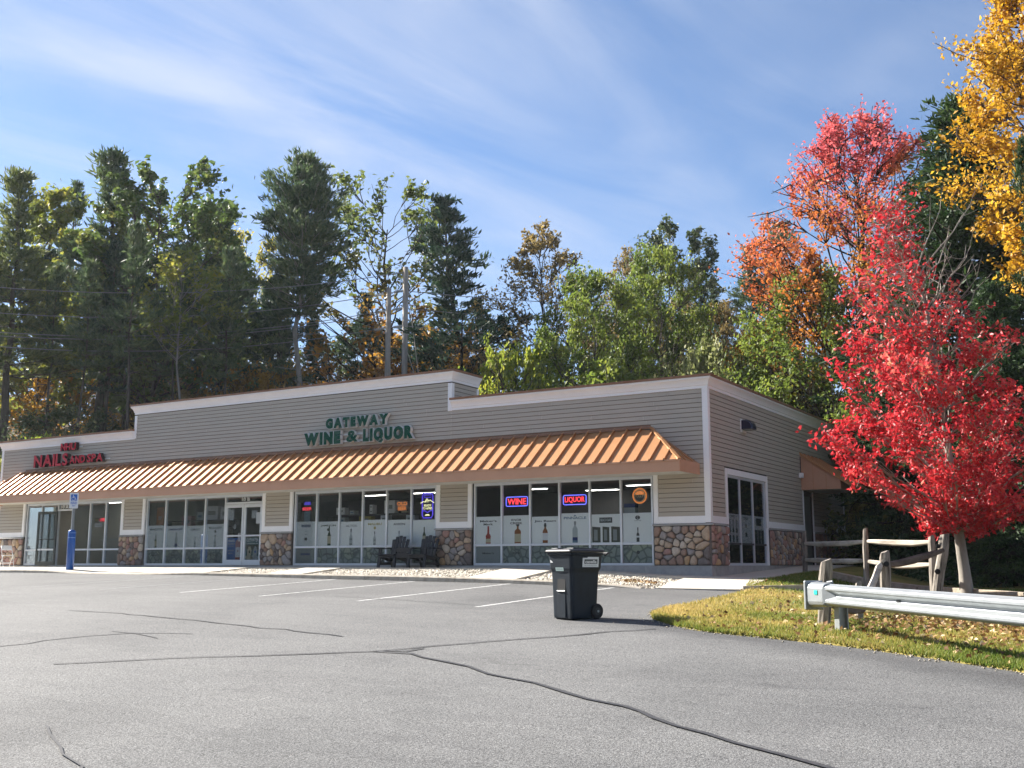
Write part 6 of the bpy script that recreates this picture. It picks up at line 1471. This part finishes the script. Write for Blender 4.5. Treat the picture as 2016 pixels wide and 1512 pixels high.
def tree(kind, x, y, ztop, leaf, name, label, cat='tree', group=None, wide=1.0, rz=None, zb=None):
    tm, cm_, H = K[kind]
    if zb is None: zb = float(lawnz(x, y)) if (x > 1.6 and y < 6) else float(hillz(x, y))
    s = (ztop - zb) / H; o = empty(name, (x, y, zb - .05), rz if rz is not None else random.uniform(0, 6.28), label, cat, group)
    t = link('trunk', tm, o); c = link('crown', cm_, o); c['kind'] = 'stuff'
    for q in (t, c): q.scale = (s * wide, s * wide, s)
    if not cm_.materials: cm_.materials.append(LM[leaf])
    c.material_slots[0].link = 'OBJECT'; c.material_slots[0].material = LM[leaf]
    return o
G1 = 'pines on the wooded hillside'; G2 = 'leafy trees behind the shops'; G3 = 'shrubs under the trees behind the shops'
TR = [
 ('pineA', -41.4, 6.7, 21.2, 'pineol', 'pine_tree', 'broad olive pine at the left edge of the woods', G1, 1.47),
 ('pineB', -45.7, 7.3, 20.6, 'pine', 'pine_tree', 'pine cut off by the left edge of the picture', G1, 1.41),
 ('oak2', -45.4, 11.4, 22.3, 'yg', 'oak_tree', 'yellow-green leafy crown between the two leftmost pines', G2, 1.02),
 ('pineB', -49.6, 15.9, 25.3, 'pine', 'pine_tree', 'slim pine spire just left of the tallest left pine', G1, 0.90),
 ('pineA', -40.3, 11.7, 23.9, 'pine', 'pine_tree', 'tallest pine of the left woods', G1, 1.41),
 ('oak', -39.4, 14.4, 23.7, 'oak', 'oak_tree', 'rounded green oak right of the tallest left pine', G2, 1.15),
 ('oak2', -41.6, 19.5, 23.0, 'oak', 'oak_tree', 'green oak with drooping right shoulder, middle of the left woods', G2, 1.15),
 ('pineC', -37.6, 17.9, 21.8, 'pine', 'pine_tree', 'bushy pine at the right end of the left woods', G1, 1.22),
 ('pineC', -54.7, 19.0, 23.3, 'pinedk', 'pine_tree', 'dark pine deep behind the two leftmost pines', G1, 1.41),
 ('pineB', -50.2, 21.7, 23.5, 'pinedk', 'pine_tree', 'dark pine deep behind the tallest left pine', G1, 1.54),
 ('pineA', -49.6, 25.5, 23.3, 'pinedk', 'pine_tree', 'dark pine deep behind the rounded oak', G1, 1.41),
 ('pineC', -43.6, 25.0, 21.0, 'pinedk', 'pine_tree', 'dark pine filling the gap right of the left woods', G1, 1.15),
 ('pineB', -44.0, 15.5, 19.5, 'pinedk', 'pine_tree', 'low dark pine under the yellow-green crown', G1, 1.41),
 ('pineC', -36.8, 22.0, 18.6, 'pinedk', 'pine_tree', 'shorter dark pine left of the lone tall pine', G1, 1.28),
 ('pineB', -38.3, 10.6, 18.0, 'pinedk', 'pine_tree', 'short slim pine before the tallest left pine', G1, 1.02),
 ('birch', -32.9, 10.6, 16.4, 'yg', 'birch_tree', 'pale slender leaning trunk in front of the left woods', G2, 1.15),
 ('pineT', -30.8, 17.5, 23.5, 'pine', 'pine_tree', 'lone tall pine with pale bare trunk and dense head', G1, 1.05),
 ('sparse', -30.3, 24.5, 24.0, 'sparse', 'maple_tree', 'sparse maple with green top and orange lower leaves behind the poles', G2, 1.1),
 ('sparse', -46.3, 29.1, 24.3, 'yg', 'maple_tree', 'thin pale-leaved tree in the gap left of the lone pine', G2, .8),
 ('pineC', -33.5, 26.5, 17.5, 'pinedk', 'pine_tree', 'dark pine low behind the utility poles', G1, 1.0),
 ('pineL', -24.9, 26.0, 22.3, 'pinedk', 'pine_tree', 'dark ragged pine with long flat boughs right of the poles', G1, 1.55),
 ('tan', -20.3, 26.5, 19.8, 'tan', 'maple_tree', 'tall thin tree with brown-gold leaves right of the ragged pine', G2, 1.0),
 ('bush', -14.8, 14.6, 9.9, 'bushy', 'shrub', 'lime yellow bush just above the roof step', G3, 0.5),
 ('rob', -12.2, 17.3, 13.6, 'rob', 'locust_tree', 'broad bright green tree above the right half of the roof', G2, 0.66),
 ('rob', -10.9, 22.2, 15.8, 'rob', 'locust_tree', 'bright green tree behind and right of the broad one', G2, 0.62),
 ('rob', -16.0, 20.0, 11.6, 'bushy', 'locust_tree', 'lower lime tree at the foot of the brown-gold tree', G2, 0.42),
 ('oak', -15.3, 35.6, 21.8, 'oakdk', 'oak_tree', 'dark grey-green oak rising behind the bright green trees', G2, .95),
 ('tan', -19.1, 36.1, 20.6, 'tan', 'maple_tree', 'small tan crown behind the bright green tree', G2, .75),
 ('pineC', -11.8, 39.1, 20.5, 'pine', 'pine_tree', 'hazy pine in the saddle left of the turning maple', G1, 1.4),
 ('pineB', -11.1, 43.5, 23.6, 'pine', 'pine_tree', 'hazy pine just left of the turning maple', G1, 1.5),
 ('pineC', -15.5, 42.0, 19.5, 'pine', 'pine_tree', 'hazy pine beside the dark oak', G1, 1.1),
 ('tan', -8.3, 24.4, 13.2, 'tan', 'sapling', 'tan-leaved sapling in the hollow right of the green trees', G2, .8),
 ('bush', -6.0, 16.2, 9.3, 'pale', 'shrub', 'pale green shrub rising over the right roof edge', G3, 0.55),
 ('bush', -2.6, 17.5, 8.3, 'rob', 'shrub', 'green shrub over the roof corner', G3, 0.55),
 ('bush', -5.2, 22.2, 11.2, 'orange', 'shrub', 'orange shrub in the hollow left of the green maple', G3, .6),
 ('rob', -1.0, 15.6, 11.8, 'rob', 'maple_tree', 'green lower tree below the turning maple', G2, 0.82),
 ('redbig', 0.1, 18.0, 19.0, 'redbig', 'maple_tree', 'big maple turning from green through orange to red', G2, 1.02),
 ('hem', 4.9, 13.5, 17.2, 'hem', 'hemlock_tree', 'tall dark hemlock between the turning maple and golden maple', G2, 1.25),
 ('hem', 8.2, 13.8, 14.0, 'hem', 'hemlock_tree', 'dark hemlock at the right edge behind the red maple', G2, 1.1),
 ('hem', 3.0, 9.8, 8.4, 'hem', 'hemlock_tree', 'young dark hemlock behind the side awning', G2, .9),
 ('hem', 6.3, 7.6, 8.6, 'hem', 'hemlock_tree', 'young dark hemlock directly behind the red maple', G2, 1.1),
 ('hem', 10.3, 6.0, 8.8, 'hem', 'hemlock_tree', 'young dark hemlock at the right picture edge', G2, 1.1),
 ('gold', 8.3, 9.7, 19.6, 'yellow', 'maple_tree', 'golden yellow maple at the upper right corner', G2, 1.0),
 ('shrub2', 1.9, 11.5, 3.9, 'litbush', 'shrub', 'olive shrub with sunlit leaves behind the side awning', G3, 1.0),
 ('rob', -14.5, 27.0, 14.6, 'yg', 'locust_tree', 'yellow-green tree behind the broad bright green one', G2, .6),
 ('tan', -12.9, 30.0, 15.6, 'tan', 'maple_tree', 'tan crown in the gap right of the broad bright green tree', G2, .75),
 ('rob', -6.5, 26.5, 11.4, 'oak', 'locust_tree', 'mid green tree in the hollow before the hazy pines', G2, .6),
 ('bush', -34.5, 4.6, 5.9, 'bushy', 'shrub', 'bright green shrub above the left roof end', G3, .7),
 ('bush', -37.0, 4.0, 5.2, 'yg', 'shrub', 'yellowish shrub at the far left behind the shops', G3, .9),
 ('bush', -39.0, 9.0, 8.2, 'oakdk', 'shrub', 'dark shrub at the foot of the leftmost pines', G3, 1.0),
 ('bush', -36.3, 8.0, 6.4, 'oakdk', 'shrub', 'dark shrub right of the bright green shrub', G3, .9),
 ('bush', -40.5, 17.5, 11.5, 'tan', 'shrub', 'undergrowth shrub between the left trunks, leaf colour dulled for shade', G3, .8),  # duller tan leaf stands in for the shade under the trees
 ('bush', -37.0, 15.0, 9.6, 'tan', 'shrub', 'undergrowth shrub below the rounded oak, leaf colour dulled for shade', G3, .7),  # tan leaf again in place of orange, shade put into the colour
 ('bush', -33.8, 18.6, 11.4, 'orange', 'shrub', 'amber undergrowth shrub left of the lone tall pine', G3, .8),
 ('bush', -44.5, 13.0, 11.4, 'orange', 'shrub', 'amber undergrowth shrub behind the leftmost trunks', G3, .8),
 ('bush', -29.5, 19.5, 9.4, 'oakdk', 'shrub', 'dark green undergrowth right of the lone tall pine', G3, 1.1),
 ('bush', -33.0, 14.6, 7.6, 'oakdk', 'shrub', 'dark green undergrowth left of the lone tall pine', G3, 1.0),
 ('bush', -28.2, 26.5, 14.0, 'orange', 'shrub', 'orange shrub beneath the sparse maple', G3, .9),
 ('bush', -20.0, 20.0, 7.4, 'oakdk', 'shrub', 'dark shrub over the roof step left of the lime bush', G3, .8),
 ('bush', -10.0, 15.5, 8.4, 'rob', 'shrub', 'green shrub over the middle of the right roof', G3, .9),
]
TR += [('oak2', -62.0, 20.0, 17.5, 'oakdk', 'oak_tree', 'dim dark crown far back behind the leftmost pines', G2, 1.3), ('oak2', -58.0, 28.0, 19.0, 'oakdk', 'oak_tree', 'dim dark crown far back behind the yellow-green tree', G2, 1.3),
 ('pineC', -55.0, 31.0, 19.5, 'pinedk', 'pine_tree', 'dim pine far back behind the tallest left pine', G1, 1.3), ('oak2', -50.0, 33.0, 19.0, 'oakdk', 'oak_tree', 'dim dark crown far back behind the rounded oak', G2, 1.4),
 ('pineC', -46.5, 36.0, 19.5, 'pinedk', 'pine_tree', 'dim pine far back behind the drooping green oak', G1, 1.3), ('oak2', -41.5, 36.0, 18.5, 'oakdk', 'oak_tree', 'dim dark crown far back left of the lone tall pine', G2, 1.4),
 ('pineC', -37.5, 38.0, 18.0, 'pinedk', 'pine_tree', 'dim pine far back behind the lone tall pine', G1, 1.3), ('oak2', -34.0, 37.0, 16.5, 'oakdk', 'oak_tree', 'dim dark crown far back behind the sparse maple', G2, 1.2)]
for i, (x, y, zt) in enumerate([(-41.2, 5.5, 15.1), (-44.5, 10.7, 18.1), (-40.2, 8.4, 16.1), (-46.0, 14.2, 17.9), (-36.9, 8.0, 15.7), (-40.3, 13.2, 18.6), (-34.1, 8.5, 17.4), (-41.5, 17.6, 17.6), (-35.3, 12.4, 17.4), (-37.4, 17.5, 16.6), (-32.0, 13.1, 16.9), (-39.1, 23.2, 18.1), (-32.1, 17.3, 14.8), (-34.4, 22.3, 15.0)]):
    TR.append(('pineS', x, y, zt, 'pinedk' if i % 2 else 'pine', 'pine_tree', ['first', 'second', 'third', 'fourth', 'fifth', 'sixth', 'seventh', 'eighth', 'ninth', 'tenth', 'eleventh', 'twelfth', 'thirteenth', 'last'][i] + ' slim bare-trunked pine counted from the left edge of the woods', G1, 1.0))
for (k, x, y, zt, lf, nm, lab, grp, wd) in TR: tree(k, x, y, zt, lf, nm, lab, 'shrub' if nm == 'shrub' else 'tree', grp, wd, rz=R(31.4) if k == 'redbig' else None)

# the scarlet maple in front: long bare leg, dense low skirt, open twiggy top
def scarlet():
    r = np.random.default_rng(77); zb = float(lawnz(6.4, -1.1)); H = 8.62 - zb
    o = empty('maple_tree', (6.4, -1.1, zb - .05), 0, 'slender scarlet maple with pale trunk behind the guardrail', 'tree', G2)
    paths = []; tp = np.array([(0, 0, 0), (-.03, 0, .6), (-.08, 0, 1.3), (-.13, .0, 1.9), (-.16, .02, 2.6), (-.22, .04, 3.6), (-.32, .02, 5), (-.46, -.05, 6.6), (-.65, -.2, 8.0), (-.95, -.4, H * .97)]); tr = np.array([.165, .128, .112, .10, .088, .072, .056, .038, .022, .008])
    paths.append((tp, tr)); LP = []; LT = []
    def at(z): return np.array([np.interp(z, tp[:, 2], tp[:, i]) for i in range(3)])
    n = 150; U = np.array([.853, .521, 0])
    HH = [1.3, 2.1, 2.7, 3.4, 4.2, 5.2, 6.5, 7.6, 8.4, 9.1, 9.7]; CEN = [-.5, .3, .1, -.3, -.6, -.7, -.95, -1.2, -1.25, -1.35, -1.4]; RAD = [.45, 1.25, 1.95, 2.35, 2.6, 2.0, 1.5, 1.0, .65, .45, .2]
    for i in range(n):
        hh = (i + r.uniform()) / n; z = 1.6 + hh ** 1.10 * (H - 1.7)
        pr = np.interp(z, HH, RAD); cen = np.interp(z, HH, CEN)
        a = i * 2.39996 + r.uniform(-.6, .6); rr = pr * (.20 + .80 * math.sqrt(r.uniform(.03, 1))) * (1 + .75 * mnoise.noise((math.cos(a) * 1.3, math.sin(a) * 1.3, z * .75)))
        leafy = 1.0 if r.uniform() > np.interp(z, [2, 4.5, 6.5, H], [.0, .06, .22, .30]) else .3
        c = np.array([0, 0, z]) + U * (cen + math.cos(a) * rr) + np.array([-.521, .853, 0]) * math.sin(a) * rr
        zs = min(8.6, max(1.5, z - np.linalg.norm((c - at(z))[:2]) * r.uniform(.5, 1.0))); p0 = at(zs)
        bp = wig(p0, c, r, 6, .08, (0, 0, -.04 * rr)); paths.append((bp, np.linspace(1, .25, 6) * (.011 + .015 * rr / 3)))
        cr = .46 * r.uniform(.7, 1.35); ct = r.uniform()
        for k in range(8):
            dv = r.normal(size=3) * np.array([1, 1, .5]); dv /= np.linalg.norm(dv); e = c + dv * cr * r.uniform(.5, 1.2); s = bp[r.integers(2, 6)]
            paths.append((wig(s, e, r, 4, .12), np.linspace(.008, .003, 4)))
            m = int(21 * leafy * np.interp(z, [2, 4.5, 5.8, 6.8, H], [1.2, 1.1, .72, .26, .20])); t = r.uniform(.25, 1.08, m)[:, None]
            LP.append(s * (1 - t) + e * t + r.normal(size=(m, 3)) * .075); LT.append(np.clip(.45 * ct + .58 * r.uniform(0, 1, m), 0, 1))
    # bare pale limbs in the thin upper right side
    for i in range(16):
        zs = r.uniform(4.4, 7.8); p0 = at(zs); L_ = r.uniform(1.0, 2.1); e = p0 + U * L_ * r.uniform(.25, .75) + np.array([-.5, .85, 0]) * r.normal() * .4 + np.array([0, 0, L_ * .9])
        bp = wig(p0, e, r, 6, .10); paths.append((bp, np.linspace(.022, .006, 6)))
        for k in range(4): s = bp[r.integers(2, 6)]; paths.append((wig(s, s + r.normal(size=3) * .28 + np.array([0, 0, .3]), r, 4, .1), np.linspace(.008, .003, 4)))
    P = np.concatenate(LP); T = np.concatenate(LT); V, F = leaf_quads(P, .122, r, .35, .58, .3)
    c = link('crown', np_mesh('scarlet_crown', V, tris=F, mat=LM['red'], tint=np.repeat(T, 4)), o); c['kind'] = 'stuff'
    tv, tq = tubes_np(paths, 8); link('trunk', np_mesh('scarlet_trunk', tv, quads=tq, mat=M_BARKP, smooth=True), o)
scarlet()
# slim dark trunk standing in the shade behind it
tree('pineB', 8.0, 1.9, 11.0, 'hem', 'pine_tree', 'slim bare-legged young pine in the shade right of the red maple', 'tree', G1, .55)

# ---- grass, fallen leaves
def grass():
    r = np.random.default_rng(5); n = 120000
    y = r.uniform(-19, 4, n); y = np.where(r.uniform(size=n) < .5, r.uniform(-16, -8, n), y); x = xb(y) - .05 * r.uniform(0, 1, n) ** 2 + r.uniform(0, 1, n) ** 1.35 * 8.5
    nz = np.array([mnoise.noise((a * .55, b * .55, 0)) + .5 * mnoise.noise((a * 1.9, b * 1.9, 4)) for a, b in zip(x, y)])
    d = x - xb(y); dry = np.where(y > -10, sm((2.6 - d) / 2.4) * .42, .12) + np.where(y > -3.3, -.45, 0)
    bare = np.exp(-(((x - 8.2) / 2.3) ** 2 + ((y + 9.2) / 2.4) ** 2)); keep = r.uniform(size=n) > bare * .6
    t = np.clip(.34 + nz * .42 + dry + bare * .25 + r.normal(size=n) * .13, 0, 1)
    x, y, t = x[keep], y[keep], t[keep]; n = len(x)
    z = lawnz(x, y); h = r.uniform(.025, .075, n); a = r.uniform(0, 6.28, n); w = r.uniform(.006, .016, n); lean = r.normal(size=(n, 2)) * .025
    ox, oy = np.cos(a) * w, np.sin(a) * w
    V = np.stack([np.stack([x - ox, y - oy, z - .01], 1), np.stack([x + ox, y + oy, z - .01], 1), np.stack([x + lean[:, 0], y + lean[:, 1], z + h], 1)], 1).reshape(-1, 3)
    F = np.arange(n * 3).reshape(-1, 3)
    o = link('grass', np_mesh('grass', V, tris=F, mat=M_GRASS, tint=np.repeat(t, 3))); tag(o, 'yellow-green autumn grass beside the lot', None, None, 'stuff')
grass()
def litter():
    r = np.random.default_rng(6)
    A = np.stack([r.normal(8.0, 1.6, 2600), r.normal(-8.4, 2.2, 2600)], 1); B = np.stack([xb(r.uniform(-16, 0, 400)), r.uniform(-16, 0, 400)], 1); B[:, 0] = xb(B[:, 1]) + r.uniform(0, 7, 400)
    Cc = np.stack([r.normal(6.6, 1.2, 300), r.normal(-1.6, .8, 300)], 1)
    Dd = np.stack([r.uniform(-1.2, -.2, 90), r.normal(-3.0, .25, 90)], 1)
    p = np.concatenate([A, B, Cc]); p = p[p[:, 0] > xb(p[:, 1]) + .05]; z = lawnz(p[:, 0], p[:, 1]) + r.uniform(.02, .06, len(p))
    P = np.concatenate([np.c_[p, z], np.c_[Dd, walkz(Dd[:, 0]) - .12 + r.uniform(0, .03, 90)]])
    V, F = leaf_quads(P, .085, r, 1.6, .75, .35); o = link('fallen_leaves', np_mesh('fallen_leaves', V, tris=F, mat=M_FALLEN, tint=np.repeat(r.uniform(0, 1, len(P)), 4)))
    tag(o, 'brown fallen leaves scattered over the grass', None, None, 'stuff')
litter()
